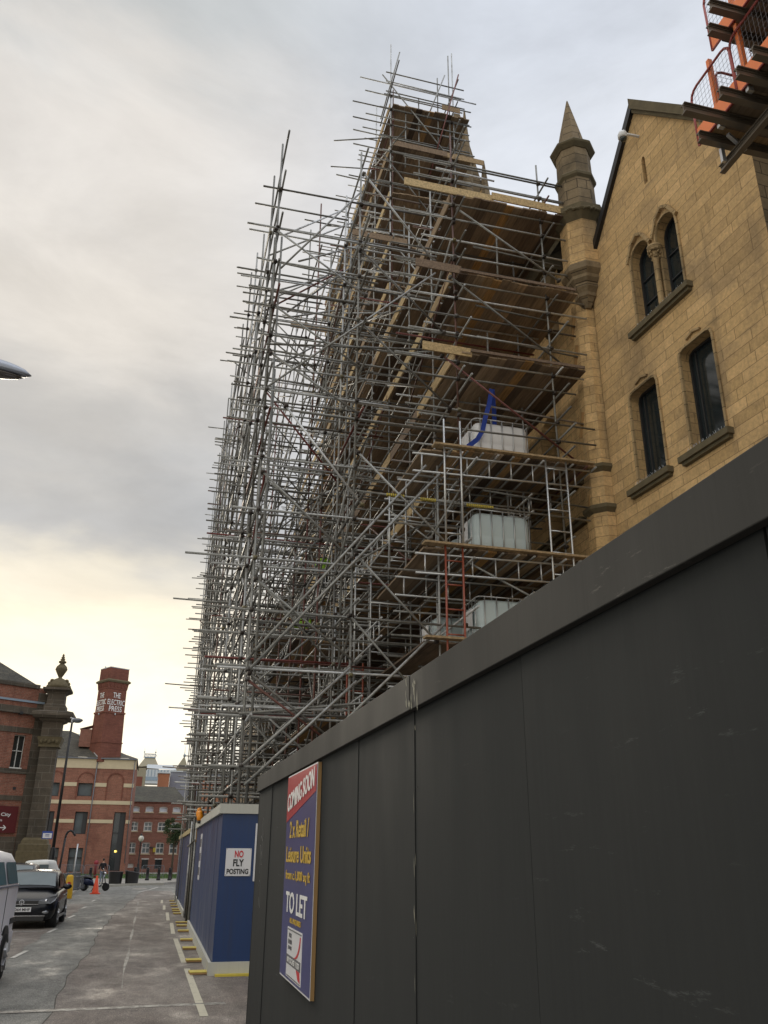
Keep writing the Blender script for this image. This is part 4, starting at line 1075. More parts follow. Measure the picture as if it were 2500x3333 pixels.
# decks, board by board
def deck(x0, x1, y0, y1, z, ragged=True, front=None, lists=None):
    def fn(mb, x0=x0, x1=x1, y0=y0, y1=y1, z=z, sd=rs.random()):
        r2 = random.Random(sd); x = x0
        while x < x1-.1:
            w = .222; o = r2.uniform(-.05, .04) if ragged else 0; rn = r2.random()
            mb.box((x+.003, y0+o, z-.02+r2.uniform(-.008,.008)), (x+w, y1, z+.018), rn)
            x += .2255
    dek.append((10/(y0*y0), fn))
for L in LV:
    for a, b in ((15.75, 22.1), (22.12, 30), (30.02, 37), (37.02, 43.1)):
        deck(X2+.04, 8.95, a, b, L, a < 16)
for L in LVT:
    for a, b in ((22.0, 29), (29.02, 36)):
        if L < 28 - (a-22)*.12: deck(X2+.04, 8.75 if a < 23 else 8.2, a, b, L, a < 23)
for L in (7.6, 5.6): deck(4.95, X2, 15.9, 19.9, L)
deck(4.95, X2, 15.9, 18.5, 9.9)
deck(3.5, X2, 24, 31, 7.4); deck(3.4, 5.6, 33, 40, 9.6); deck(3.5, 5.6, 31.5, 38, 5.2); deck(3.5, 4.6, 19.8, 26, 4.6)
# toe boards along the street side of each deck
for L in LV[3:] + LVT:
    ya = 22.3 if L > 17.2 else 16.1
    y = ya
    while y < (41 if L < 20 else 34):
        b = y + rs.choice((2.4, 3.0, 3.9)); j = rs.uniform(-.03,.03)
        rn = rs.random()
        toe.append((4/(y), lambda mb, y=y, b=b, L=L, j=j, rn=rn: mb.bar((X2-.02+j, y, L+.15), (X2-.02+j*.3, b, L+.15), .036, .29, rnd=rn)))
        y = b + rs.choice((-.1, .0, .25))
for (x0, x1, y, z, rn) in ((4.52, 6.9, 15.78, 17.22, .75), (6.85, 8.9, 15.76, 17.28, .6), (4.8, 5.95, 15.78, 14.80, .05), (4.95, 6.15, 15.78, 12.48, .62), (X2-1.35, X2+.55, 22.0, 20.75, .1), (5.9, 7.9, 21.98, 24.98, .08), (7.75, 9.3, 22.0, 24.95, .3), (7.8, 8.5, 22.1, 27.35, .2), (2.9, 4.3, 24.2, 18.3, .2)):
    toe.append((5, lambda mb, x0=x0, x1=x1, y=y, z=z, rn=rn: mb.bar((x0, y, z+.02), (x1, y, z), .036, .225, rnd=rn)))
for (x0, x1, z, rn) in ((5.15, 8.98, 9.94, .35), (4.9, 9.0, 7.64, .3), (4.9, 8.0, 5.64, .3)):
    toe.append((6, lambda mb, x0=x0, x1=x1, z=z, rn=rn: mb.bar((x0, 15.72, z), (x1, 15.72, z), .22, .045, rnd=rn)))
for (x0, x1, z) in ((5.9, 8.95, 14.75), (6.1, 9.0, 12.5)):
    toe.append((6, lambda mb, x0=x0, x1=x1, z=z: mb.bar((x0, 15.70, z), (x1, 15.70, z), .04, .07, rnd=.02)))
# ladder beams
def ladder(a, b, side, depth=.42, mat='alu', step=.52, r=.0242, name='ladder_beam'):
    a = Vector(a); b = Vector(b); side = Vector(side).normalized()*depth; L = (b-a).length; d = (b-a)/L; mb = MB()
    mb.tube(a, b, r, 8, .5); mb.tube(a+side, b+side, r, 8, .5); t = step*.4
    while t < L-.03: mb.tube(a+d*t, a+d*t+side, r*.72, 6, .5); t += step
    mb.build(name, M[mat], sc)
ladder((4.7, 15.80, 9.72), (8.92, 15.80, 9.80), (0,0,-1), .42); ladder((4.75, 15.80, 7.42), (8.60, 15.80, 7.47), (0,0,-1), .42)
ladder((4.75, 17.2, 9.70), (8.9, 17.2, 9.75), (0,0,-1), .42); ladder((4.75, 18.4, 9.70), (8.9, 18.4, 9.75), (0,0,-1)); ladder((4.75, 17.4, 7.40), (8.9, 17.4, 7.4), (0,0,-1)); ladder((4.75, 19.6, 7.40), (8.9, 19.6, 7.4), (0,0,-1))
for k in range(6): ladder((4.2, 20.5+k*2.1, 7.3 if k % 2 else 9.4), (8.2, 20.5+k*2.1, 7.3 if k % 2 else 9.4), (0,0,-1), .45)
ladder((5.40, 15.72, 4.2+3.5), (5.40, 15.72, 10.6), (1,0,0), .38, step=.5); ladder((5.38, 15.72, 2.4), (5.38, 15.72, 7.66), (1,0,0), .38, 'red_tube')
ladder((7.80, 15.72, 5.0), (7.80, 15.72, 9.95), (1,0,0), .50, step=.5)
ladder((4.72, 17.8, 7.7), (4.72, 17.8, 9.5), (1,0,0), .4); ladder((4.4, 19.9, 5.0), (4.4, 19.9, 9.0), (1,0,0), .4); ladder((4.3, 20.2, 2.5), (4.3, 20.2, 6.0), (1,0,0), .4, 'red_tube'); ladder((4.0, 22.4, 4.0), (4.0, 22.4, 8.0), (1,0,0), .4)
ladder((7.75, 16.9, 7.7), (7.75, 16.9, 9.6), (-1,0,0), .4)
for k, (z, y0, y1, x) in enumerate(((9.3, 16.3, 21.5, 7.7), (6.95, 16.3, 22, 7.6), (8.9, 17.5, 24, 4.8), (6.6, 18, 26, 4.6), (5.0, 19, 27, 4.4), (11.6, 22, 28, 4.9), (9.8, 24, 30, 4.6), (4.2, 23, 30, 3.6), (7.9, 26, 33, 3.7))):
    ladder((x, y0, z), (x, y1, z), (0,0,-1), .42)
for k in range(11):
    x = 5.55+k*.36 if k < 10 else 9.0
    for z in (9.83, 7.53): T(tra, (x, 15.62, z), (x, 19.2, z), r=.0242, pri=.9)
# tie tubes and pads against the wall
for (z, x1) in ((15.9, 9.28), (13.2, 9.28), (11.3, 9.28), (9.1, 9.28), (14.1, 9.2)):
    T(tra, (6.5, 16.3, z+.15), (x1, 16.3, z), pri=1.0)
    mb = MB(); mb.bar((9.22, 16.45, z-.30), (9.22, 16.25, z+.30), .05, .22, up=(1,0,0)); mb.build('wall_pad', M['timber'], sc)
# yellow sleeves on one rail
mb = MB()
for x0, x1 in ((4.15, 4.6), (4.9, 5.3), (5.95, 6.6)):
    n = int((x1-x0)/.045)
    for k in range(n): mb.tube((x0+k*.045, 15.92, 8.72-.02*(x0-4)), (x0+k*.045+.03, 15.92, 8.72-.02*(x0-4)), .036, 7)
mb.build('tube_sleeve', M['yellow'], sc)
T(led, (3.5, 15.92, 8.73), (8.9, 15.92, 8.62), pri=1.5)
emit('standard', st, M['tube']); emit('ledger', led, M['tube']); emit('transom', tra, M['tube']); emit('brace', bra, M['tube'])
emit('coupler', cou, M['coupler']); emit('deck', dek, M['deck']); emit('toe_board', toe, M['toe'])

# ---------------------------------------------------------------- water tanks on the loading decks
def make_tank(col):
    t = empty('water_tank', (0,0,0), 0, True)
    W, D, H = .68, .56, 1.02
    mb = MB()
    def ring(z, k, c=.11):
        x, y = W*k, D*k; P = []
        for sx, sy, a0 in ((1,1,0), (-1,1,90), (-1,-1,180), (1,-1,270)):
            for a in (0, 30, 60, 90): P.append(Vector((sx*(x-c)+c*math.cos(R(a0+a)), sy*(y-c)+c*math.sin(R(a0+a)), z)))
        return P
    mb.loft([ring(.14,.90), ring(.17,.97), ring(.5,.975), ring(.53,.965), ring(.56,.975), ring(.98,.97), ring(1.05,.93), ring(1.10,.8)], .5)
    mb.lathe([(.11,1.08),(.11,1.15),(.09,1.16)], (0,0,0), 14); mb.build('bottle', col, t)
    mb = MB()
    for z in (.12, 1.13):
        pts = ring(z, 1.03, .1); mb.path([tuple(p) for p in pts + [pts[0]]], .015, 6, .5)
    for k in range(-2, 3):
        for s in (1, -1): mb.tube((k*W*.40, s*D*1.03, .10), (k*W*.40, s*D*1.03, 1.14), .014, 6)
    for k in (-1, -.5, 0, .5, 1):
        for s in (1, -1): mb.tube((s*W*1.03, k*D*.75, .10), (s*W*1.03, k*D*.75, 1.14), .012, 6)
    mb.build('cage', M['cage'], t)
    mb = MB()
    for sx in (-1, 1):
        mb.box((sx*W-.26 if sx > 0 else -W, -D-.02, .0), (W if sx > 0 else -W+.26, -D+.15, .10)); mb.box((sx*W-.26 if sx > 0 else -W, D-.15, .0), (W if sx > 0 else -W+.26, D, .10))
    mb.box((-.12, -D, 0), (.12, D, .09)); mb.build('corner_foot', M['black_plastic'], t, bevel=.01)
    mb = MB(); mb.box((-W, -D-.01, .095), (W, D, .13)); mb.build('pallet', M['cage'], t)
    mb = MB(); mb.box((-W*1.03-.022, -.25, .52), (-W*1.03-.012, .25, .95)); mb.build('label_plate', M['poster_white'], t)
    return t
tanks = [((7.02, 16.85, 9.925), 'tank_white', 'white caged water tank with a blue strap over it on the top loading deck'),
         ((6.92, 16.85, 7.625), 'tank_blue', 'pale blue caged water tank on the middle loading deck'),
         ((6.98, 16.85, 5.625), 'tank_blue', 'lowest caged water tank, partly hidden by the grey hoarding'),
         ((6.95, 18.75, 9.925), 'tank_white', 'caged tank standing behind the strapped one on the top loading deck'),
         ((7.0, 18.55, 7.625), 'tank_blue', 'caged tank peeping out behind the middle deck tank'),
         ((6.5, 18.5, 5.625), 'tank_blue', 'caged tank behind the lowest one, beside the red ladder beam')]
for k, (loc, c, lab) in enumerate(tanks):
    t = make_tank(M[c]); t.location = loc; t.rotation_euler.z = random.uniform(-.03, .03)
    tag(t, lab, 'water tank', 'caged water tanks on the scaffold loading decks')
# lifting strap
mb = MB()
for (dx, pts) in ((0, [(6.78,16.2,11.85),(6.68,16.15,11.4),(6.56,16.15,11.0),(6.50,16.17,10.7),(6.36,16.17,10.45),(6.10,16.1,10.2)]), (.0, [(6.80,16.2,11.85),(6.90,16.4,11.5),(6.98,16.6,11.1)])):
    for a, b in zip(pts, pts[1:]):
        mb.bar(a, b, .11, .010, up=(0,1,0), rnd=.5)
tag(mb.build('lifting_strap', M['strap'], None, loc=(6.5,16.2,10.2)), 'blue webbing strap hanging over the white water tank', 'strap')
mb = MB(); mb.box((5.58, 17.6, 5.63), (5.80, 17.9, 6.15))
tag(mb.build('white_container', M['white_plastic'], None, loc=(5.7,17.75,5.63), bevel=.03), 'small white plastic container beside the red ladder beam', 'container')

# ---------------------------------------------------------------- orange loading platforms, top right
lp = empty('loading_platform', (7.5, 6.9, 11.3)); tag(lp, 'lower orange railed steel loading platform jutting from the right building', 'platform')
lu = empty('loading_platform', (7.5, 6.5, 12.5)); tag(lu, 'upper orange railed steel loading platform cut by the top edge', 'platform')
def ibeam(a, b, root, h=.15, w=.10, nm='beam'):
    mb = MB(); a = Vector(a); b = Vector(b)
    mb.bar(a, b, .012, h-.02, rnd=.5)
    for s in (1, -1): mb.bar(a+Vector((0,0,s*h/2)), b+Vector((0,0,s*h/2)), w, .014, rnd=.5)
    for s in (1, -1):
        mb.bar(a+Vector((0,0,s*(h/2-.018))), b+Vector((0,0,s*(h/2-.018))), w*.35, .022, rnd=.5)
    mb.build(nm, M['beam_steel'], root)
ZB = 11.32
for (x, y) in ((6.19,7.46), (6.69,7.84), (6.52,7.10), (6.54,6.76), (6.55,6.44), (6.56,6.05), (6.56,5.7), (6.56,5.35)): ibeam((x,y,ZB), (10.7,y,ZB), lp)
ibeam((7.21,8.10,11.06), (7.21,4.5,11.06), lp, .12, .09, 'cross_beam')
mb = MB(); mb.bar((7.35,7.72,11.12),(7.0,7.62,11.22),.05,.05); mb.bar((7.1,7.9,11.0),(7.1,7.9,11.25),.05,.06); mb.build('clamp', M['cage'], lp)
mb = MB(); y = 5.0
while y < 7.75: mb.box((6.90, y, ZB+.095), (10.7, y+.22, ZB+.13)); y += .224
mb.build('deck_board', M['deck'], lp)
PX = 6.86
def panel(root, ya, yb, z0, z1, toe=.27, wire=M['mesh_grey'], x=PX, frame=None, step=.075):
    """guard panel in the Y direction: round-cornered frame, mesh and toe board"""
    frame = frame or M['rail_red']; rr_ = .16
    def crn(cy, cz, a0): return [(x, cy + rr_*math.cos(R(a)), cz + rr_*math.sin(R(a))) for a in range(a0, a0+91, 30)]
    pts = [(x, yb, z0)] + crn(yb-rr_, z1-rr_, 0) + crn(ya+rr_, z1-rr_, 90) + [(x, ya, z0)]
    p = empty('guard_panel', (0,0,0)); p.parent = root; p.location = Vector((0,0,0))
    mb = MB(); mb.path(pts, .019, 7, .5); mb.tube((x, yb, z0), (x, ya, z0), .019, 7, .5); mb.build('frame', frame, p)
    mb = MB(); y = ya+step
    while y < yb: mb.tube((x, y, z0), (x, y, z1-.01), .0026, 4, .5, caps=False); y += step
    z = z0+step
    while z < z1: mb.tube((x, ya, z), (x, yb, z), .0026, 4, .5, caps=False); z += step*1.3
    mb.build('wire_mesh', wire, p)
    mb = MB(); mb.box((x-.006, ya, z0+.0), (x+.006, yb, z0+toe)); mb.build('toe_plate', M['orange_steel'], p)
    return p
panel(lp, 7.15, 8.06, ZB+.09, 12.44, .30); panel(lp, 4.9, 7.13, ZB+.09, 12.44, .30)
def panelx(root, xa, xb, y, z0, z1):
    rr_ = .12; p = empty('guard_panel', (0,0,0)); p.parent = root
    pts = [(xa, y, z0), (xa, y, z1-rr_), (xa+rr_*.3, y, z1-rr_*.3), (xa+rr_, y, z1), (xb, y, z1), (xb, y, z0)]
    mb = MB(); mb.path(pts, .019, 7, .5); mb.build('frame', M['rail_red'], p)
    mb = MB(); x = xa+.09
    while x < xb: mb.tube((x, y, z0), (x, y, z1), .0026, 4, .5, caps=False); x += .09
    z = z0+.1
    while z < z1: mb.tube((xa, y, z), (xb, y, z), .0026, 4, .5, caps=False); z += .1
    mb.build('wire_mesh', M['mesh_grey'], p)
panelx(lp, 6.98, 7.7, 7.62, ZB+.14, 12.46)
for (y, zt) in ((7.62, 12.65), (6.98, 12.60), (6.3, 12.60)):
    mb = MB(); mb.box((PX+.02, y-.03, ZB+.08), (PX+.085, y+.03, zt)); mb.build('post', M['orange_steel'], lp)
    mb = MB(); mb.box((PX+.01, y-.03, ZB+.0), (PX+.10, y+.03, ZB+.15)); mb.build('post_socket', M['cage'], lp)
ZU = 12.55
for x_, y in ((6.54, 7.1), (6.34, 6.78), (6.4, 6.4), (6.4, 6.0), (6.4, 5.6)): ibeam((x_,y,ZU), (10.7,y,ZU), lu)
mb = MB(); y = 4.6
while y < 7.1: mb.box((6.90, y, ZU+.095), (10.7, y+.22, ZU+.13)); y += .224
mb.build('deck_board', M['deck'], lu)
panel(lu, 5.9, 7.45, ZU+.09, 13.75, .28, x=6.86)
mb = MB(); mb.box((6.89, 6.95, ZU+.1), (6.95, 7.01, 13.9)); mb.build('post', M['orange_steel'], lu)
mb = MB()   # dense dull mesh screen on the inner side
for k in range(34):
    y = 4.5 + k*.09
    mb.tube((7.55, y, ZU-.55), (7.55, y, ZU+1.0), .006, 4, .5, caps=False)
for k in range(24): mb.tube((7.55, 4.5, ZU-.55+k*.066), (7.55, 7.5, ZU-.55+k*.066), .006, 4, .5, caps=False)
mb.build('mesh_screen', M['orange_mesh'], lu)
mb = MB(); mb.box((7.62, 4.3, ZU-.6), (7.66, 7.5, ZU+1.0)); mb.build('backing_board', M['deck'], lu)

# ---------------------------------------------------------------- skinned figures
def skin_mesh(name, pts, edges, mat, parent, sub=2):
    me = bpy.data.meshes.new(name); me.from_pydata([p[:3] for p in pts], edges, [])
    bm = bmesh.new(); bm.from_mesh(me); lay = bm.verts.layers.skin.verify(); bm.verts.ensure_lookup_table()
    for i, p in enumerate(pts):
        r = p[3] if isinstance(p[3], tuple) else (p[3], p[3]); bm.verts[i][lay].radius = r
    bm.verts[0][lay].use_root = True
    bm.to_mesh(me); bm.free(); me.materials.append(mat)
    o = bpy.data.objects.new(name, me); scn.collection.objects.link(o); o.parent = parent
    m1 = o.modifiers.new('skin', 'SKIN'); m1.use_smooth_shade = True
    m2 = o.modifiers.new('sub', 'SUBSURF'); m2.levels = sub; m2.render_levels = sub
    return o
def person(label, loc, rz, top, legs, hair='hair', stride=.16, arms=((.30,.0,.86),(-.30,.08,.9)), scale=1.0, helmet=False):
    root = empty('person', loc, rz, True); root.scale = (scale,)*3; tag(root, label, 'person')
    s = stride
    P = [(0,0,.98,(.13,.10)), (0,0,1.15,(.12,.09)), (0,.0,1.35,(.15,.10)), (0,.0,1.46,(.10,.08)), (0,.005,1.55,.052), (0,.02,1.64,(.075,.085)), (0,.02,1.73,(.07,.08))]
    E = [(0,1),(1,2),(2,3),(3,4),(4,5),(5,6)]
    for sx, (ax, ay, az), lg in ((1, arms[0], s), (-1, arms[1], -s)):
        o = len(P)
        P += [(sx*.18,0,1.42,.055), (sx*.24,-.02 if ay <= 0 else .02,1.15,.042), (sx*abs(ax),ay,az+.06,.03), (sx*abs(ax),ay,az-.03,(.032,.018))]
        E += [(3,o),(o,o+1),(o+1,o+2),(o+2,o+3)]
        h = o+3
        for k in range(4):
            q = len(P); fx = sx*abs(ax)+(k-1.5)*.018
            P += [(fx, ay+.005, az-.075, .0085), (fx, ay+.018, az-.105-.008*(k in (1,2)), .007)]; E += [(h,q),(q,q+1)]
        q = len(P); P += [(sx*abs(ax)-sx*.035, ay+.02, az-.045, .0095), (sx*abs(ax)-sx*.045, ay+.03, az-.075, .008)]; E += [(h,q),(q,q+1)]
        o = len(P)
        P += [(sx*.09,0,.92,(.085,.085)), (sx*.10,lg*.55+.03,.50,.058), (sx*.10,lg*1.0-.02,.09,.036), (sx*.11,lg+.10,.045,(.035,.03))]
        E += [(0,o),(o,o+1),(o+1,o+2),(o+2,o+3)]
    body = skin_mesh('body', P, E, M['skin'], root)
    J = [(0,0,.93,(.165,.125)), (0,0,1.15,(.15,.115)), (0,0,1.36,(.175,.125)), (0,0,1.47,(.115,.09)), (0,.01,1.52,.07)]; JE = [(0,1),(1,2),(2,3),(3,4)]
    for sx, (ax, ay, az) in ((1, arms[0]), (-1, arms[1])):
        o = len(J); J += [(sx*.185,0,1.42,.072), (sx*.25,-.02 if ay <= 0 else .02,1.15,.058), (sx*abs(ax),ay,az+.05,.045)]; JE += [(3,o),(o,o+1),(o+1,o+2)]
    skin_mesh('jacket', J, JE, M[top], root)
    L = [(0,0,.97,(.15,.12))]; LE = []
    for sx, lg in ((1, s), (-1, -s)):
        o = len(L); L += [(sx*.09,0,.88,(.10,.10)), (sx*.10,lg*.55+.03,.50,.075), (sx*.10,lg-.02,.11,.055)]; LE += [(0,o),(o,o+1),(o+1,o+2)]
    skin_mesh('trousers', L, LE, M[legs], root)
    mb = MB()
    for sx, lg in ((1, s), (-1, -s)): mb.ball((sx*.10, lg+.05, .045), (.05,.14,.045), 10, 6)
    mb.build('shoes', M['black_plastic'], root)
    mb = MB()
    if helmet:
        mb.lathe([(.15,1.70),(.145,1.72),(.115,1.73),(.11,1.78),(.07,1.83),(.01,1.845)], (0,.02,0), 14); mb.build('helmet', M['helmet'], root)
    else:
        mb.ball((0,.005,1.725), (.088,.098,.10), 12, 8); mb.build('hair', M[hair], root)
    mb = MB()
    mb.ball((0,.112,1.66), (.012,.018,.02), 6, 5)
    for sx in (1,-1): mb.ball((sx*.085,.02,1.66), (.012,.022,.03), 6, 5)
    mb.build('face_features', M['skin'], root)
    mb = MB()
    for sx in (1,-1): mb.ball((sx*.032,.098,1.69), (.011,.007,.007), 6, 4)
    mb.build('eyes', M['letters_black'], root)
    return root
person('person in black jacket and pale jeans standing behind the scooter', (-3.10, 71.5, gz(72)+.05), R(8), 'jacket', 'jeans', stride=.12, arms=((.27,.12,.95),(-.27,.10,.98)), scale=.97)
person('worker in hi-vis top high inside the scaffold, beside the toe boards', (4.9, 27.5, 9.7+.0), R(150), 'hivis', 'trousers', arms=((.25,.3,1.1),(-.25,.3,1.1)), stride=.05, helmet=True)
person('worker in hi-vis top lower inside the scaffold above the long braces', (4.3, 27.0, 7.43), R(120), 'hivis', 'trousers', arms=((.25,.3,1.1),(-.25,.3,1.1)), stride=.05, helmet=True)

# ---------------------------------------------------------------- vehicles
def rings_from(stations, fn): return [fn(*s) for s in stations]
def body_ring(y, w, zb, zs, zt):
    h = [(0,zb),(w*.72,zb),(w*.94,zb+.06),(w,zb+.20),(w,(zb+zs)/2+.05),(w*.985,zs-.06),(w*.93,zs),(w*.62,zt-.01),(0,zt)]
    return [Vector((x,y,z)) for x,z in h] + [Vector((-x,y,z)) for x,z in h[-2:0:-1]]
def wheel(root, c, r, w, side):
    """wheel with its axle along X"""
    p = empty('wheel', c, 0, True); p.parent = root
    mb = MB(); n = 24
    prof = [(r*.62,-w/2),(r*.93,-w/2),(r,-w*.32),(r,w*.32),(r*.93,w/2),(r*.62,w/2)]
    rg = [[Vector((x, rr*math.cos(2*math.pi*i/n), rr*math.sin(2*math.pi*i/n))) for i in range(n)] for rr, x in prof]
    mb.loft(rg, .5); mb.build('tyre', M['rubber'], p, fix=True)
    mb = MB(); x = side*(w/2+.004)
    mb.tube((x-side*.02,0,0),(x,0,0), r*.62, 20, .5); 
    for k in range(5):
        a = 2*math.pi*k/5; mb.bar((x+side*.006, .02*math.cos(a), .02*math.sin(a)), (x+side*.006, r*.58*math.cos(a), r*.58*math.sin(a)), .03, .05, up=(1,0,0))
    mb.build('rim', M['alloy'], p, fix=True)
    return p
car = empty('parked_car', (-3.10, 26.35, gz(27.5)), 0, True); car.rotation_euler.x = -.011
tag(car, 'black hatchback parked facing the camera on the left side of the road', 'car')
mb = MB()
mb.loft([body_ring(*s) for s in ((-.02,.62,.30,.60,.63),(.05,.74,.22,.66,.70),(.22,.82,.19,.72,.77),(.60,.855,.19,.80,.875),(1.05,.865,.19,.87,.965),(1.4,.865,.19,.90,.98),(2.4,.865,.19,.93,1.0),(3.4,.86,.20,.96,1.02),(3.85,.83,.24,.97,1.02),(4.0,.76,.32,.92,.97))], .5)
mb.build('body', M['car_paint'], car, fix=True)
def gh_ring(y, wb, zb, wt, zt): 
    h = [(0,zb),(wb,zb),(wb*.97,zb+.06),(wt*1.08,zt-.10),(wt,zt-.035),(wt*.7,zt),(0,zt+.012)]
    return [Vector((x,y,z)) for x,z in h] + [Vector((-x,y,z)) for x,z in h[-2:0:-1]]
mb = MB(); mb.loft([gh_ring(*s) for s in ((.98,.78,.93,.74,1.02),(1.30,.79,.93,.69,1.20),(1.68,.80,.93,.64,1.395),(2.1,.80,.94,.63,1.445),(3.0,.80,.96,.62,1.45),(3.5,.78,.97,.60,1.41),(3.9,.74,.97,.60,1.15))], .5)
mb.build('roof', M['car_paint'], car, fix=True)
def screen(rings, parent, mat=None, dy=-.010, dz=.014):
    rows = []
    for s in rings:
        h = gh_ring(*s); p4, p5, p6 = h[4], h[5], h[6]
        rows.append([Vector((p.x, p.y+dy, p.z+dz)) for p in (Vector((p4.x*.955, p4.y, p4.z+.004)), p5, p6, Vector((-p5.x, p5.y, p5.z)), Vector((-p4.x*.955, p4.y, p4.z+.004)))])
    mb = MB(); mb.loft(rows, .5, caps=False, closed=False); return mb.build('windscreen', mat or M['glass_pale'], parent)
screen(((1.03,.78,.93,.732,1.048),(1.30,.79,.93,.69,1.20),(1.62,.80,.93,.648,1.365)), car)
for sx in (1,-1):
    for q in ([(sx*.802,1.40,1.01),(sx*.802,2.42,1.02),(sx*.700,2.38,1.335),(sx*.705,1.82,1.315)], [(sx*.802,2.50,1.02),(sx*.80,3.35,1.05),(sx*.69,3.15,1.33),(sx*.698,2.46,1.335)]):
        mb = MB(); mb.add(q, [(0,1,2,3)], .5); mb.build('side_window', M['glass_dark'], car)
for sx in (1,-1):
    mb = MB(); mb.add([(sx*.40,-.012,.60),(sx*.42,-.02,.70),(sx*.60,.10,.755),(sx*.79,.34,.80),(sx*.825,.42,.775),(sx*.80,.22,.68),(sx*.70,.03,.615)], [(0,1,2,3,4,5,6)], .5)
    h = mb.build('headlight', M['lens'], car)
    for v in h.data.vertices: v.co.y -= .03; v.co.x *= 1.02; v.co.z += .012
    mb = MB(); mb.ball((sx*.60,.035,.69),(.05,.04,.045),10,6); mb.build('headlamp_bulb', M['chrome'], h)
    mb = MB(); mb.ball((sx*.60,.02,.42),(.11,.05,.05),12,6); mb.build('fog_lamp', M['lens'], car)
    mb = MB(); mb.ball((sx*1.0,1.28,1.02),(.12,.06,.075),12,8); mb.bar((sx*.84,1.32,.98),(sx*.93,1.3,1.0),.05,.04); mb.build('wing_mirror', M['car_paint'], car)
    mb = MB(); mb.bar((sx*.872,2.2,.78),(sx*.872,2.36,.78),.02,.03); mb.bar((sx*.87,3.0,.80),(sx*.87,3.16,.80),.02,.03); mb.build('door_handle', M['chrome'], car)
    mb = MB(); mb.bar((sx*.868,1.02,.26),(sx*.868,3.0,.26),.03,.06); mb.build('sill_trim', M['alloy'], car)
mb = MB(); mb.box((-.42,-.045,.60),(.42,-.01,.70)); mb.build('grille', M['black_plastic'], car)
mb = MB(); mb.bar((-.42,-.052,.615),(.42,-.052,.615),.01,.012); mb.bar((-.62,-.02,.335),(.62,-.02,.335),.03,.018); mb.build('chrome_strip', M['chrome'], car)
mb = MB(); mb.box((-.60,-.04,.22),(.60,0,.32)); mb.build('lower_intake', M['black_plastic'], car)
# round badge: a V over a W in a ring
mb = MB(); n = 20
for i in range(n): mb.tube((.062*math.cos(2*math.pi*i/n),-.06,.66+.062*math.sin(2*math.pi*i/n)),(.062*math.cos(2*math.pi*(i+1)/n),-.06,.66+.062*math.sin(2*math.pi*(i+1)/n)),.0065,5,.5)
for a, b in (((-.026,.715),(0,.668)),((0,.668),(.026,.715)),((-.054,.69),(-.024,.608)),((-.024,.608),(0,.655)),((0,.655),(.024,.608)),((.024,.608),(.054,.69))): mb.tube((a[0],-.06,a[1]),(b[0],-.06,b[1]),.0055,5,.5)
mb.build('badge', M['chrome'], car)
npl = MB(); npl.box((-.26,-.062,.435),(.26,-.05,.545)); pl = npl.build('number_plate', M['poster_white'], car)
text_obj('YD64 MHF', 'plate_lettering', M['letters_black'], (0,-.0645,.49), (1,0,0), (0,0,1), .46, .072, pl, .0012, .02)
for sx in (1,-1):
    for y in (.78, 3.22):
        mb = MB(); mb.tube((sx*.60,y,.30),(sx*.872,y,.30),.355,24,.5); mb.build('wheel_arch', M['black_plastic'], car)
        wheel(car, (sx*.785, y, .295), .295, .19, sx)
# silver van, its rear quarter entering the picture at the left
van = empty('parked_van', (-2.90, 16.25, gz(16)), 0, True); van.rotation_euler.x = -.011
tag(van, 'silver white van cut by the left edge of the picture', 'van')
def vring(y, k, zt):
    w = .93; h = [(0,.24),(w*.93,.24),(w,.34),(w*1.01,.62),(w*.985,.64),(w*.985,1.30),(w*.95,1.36),(w*.87,zt-.16),(w*.78,zt-.04),(w*.6,zt),(0,zt+.02)]
    P = [Vector((x*k,y,z)) for x,z in h]; return P + [Vector((-p.x,y,p.z)) for p in P[-2:0:-1]]
mb = MB(); mb.loft([vring(.0,.90,1.72), vring(-.05,.965,1.78), vring(-.16,1.0,1.81), vring(-1,1.0,1.83), vring(-2.9,1.0,1.83), vring(-3.5,1.0,1.6), vring(-4.2,.97,1.05), vring(-4.5,.9,.9)], .5)
mb.build('body', M['van_paint'], van, fix=True)
tint = simple('tinted_blue_window', (.02,.14,.19), .3, 0, .5, 1.2, spec=.3)
for (y0, y1) in ((-1.28,-.20), (-2.55,-1.45)):
    for sx in (1,-1):
        mb = MB(); mb.add([(sx*.908,y0,1.33),(sx*.908,y1,1.33),(sx*.828,y1-.05,1.64),(sx*.828,y0,1.64)], [(0,1,2,3)], .5); mb.build('side_window', tint, van)
mb = MB(); mb.box((.912,-2.6,1.285),(.922,-.12,1.31)); mb.build('waist_strip', M['chrome'], van)
mb = MB(); mb.box((.910,-.60,.74),(.930,-.14,.83)); mb.build('rub_strip', M['black_plastic'], van, bevel=.01)
mb = MB(); mb.box((.910,-1.36,.68),(.921,-1.33,1.28)); mb.build('door_gap', M['black_plastic'], van)
mb = MB(); mb.box((-.86,-.30,.28),(.90,.05,.54)); mb.build('rear_bumper', M['van_paint'], van, bevel=.06)
mb = MB(); mb.box((-.70,-.02,1.15),(.70,.012,1.60)); mb.build('rear_window', M['glass_dark'], van)
for y in (-.98, -3.75):
    for sx in (1,-1):
        mb = MB(); mb.tube((sx*.6,y,.36),(sx*.944,y,.36),.39,24,.5); mb.build('wheel_arch', M['black_plastic'], van)
        wheel(van, (sx*.86, y, .325), .325, .21, sx)
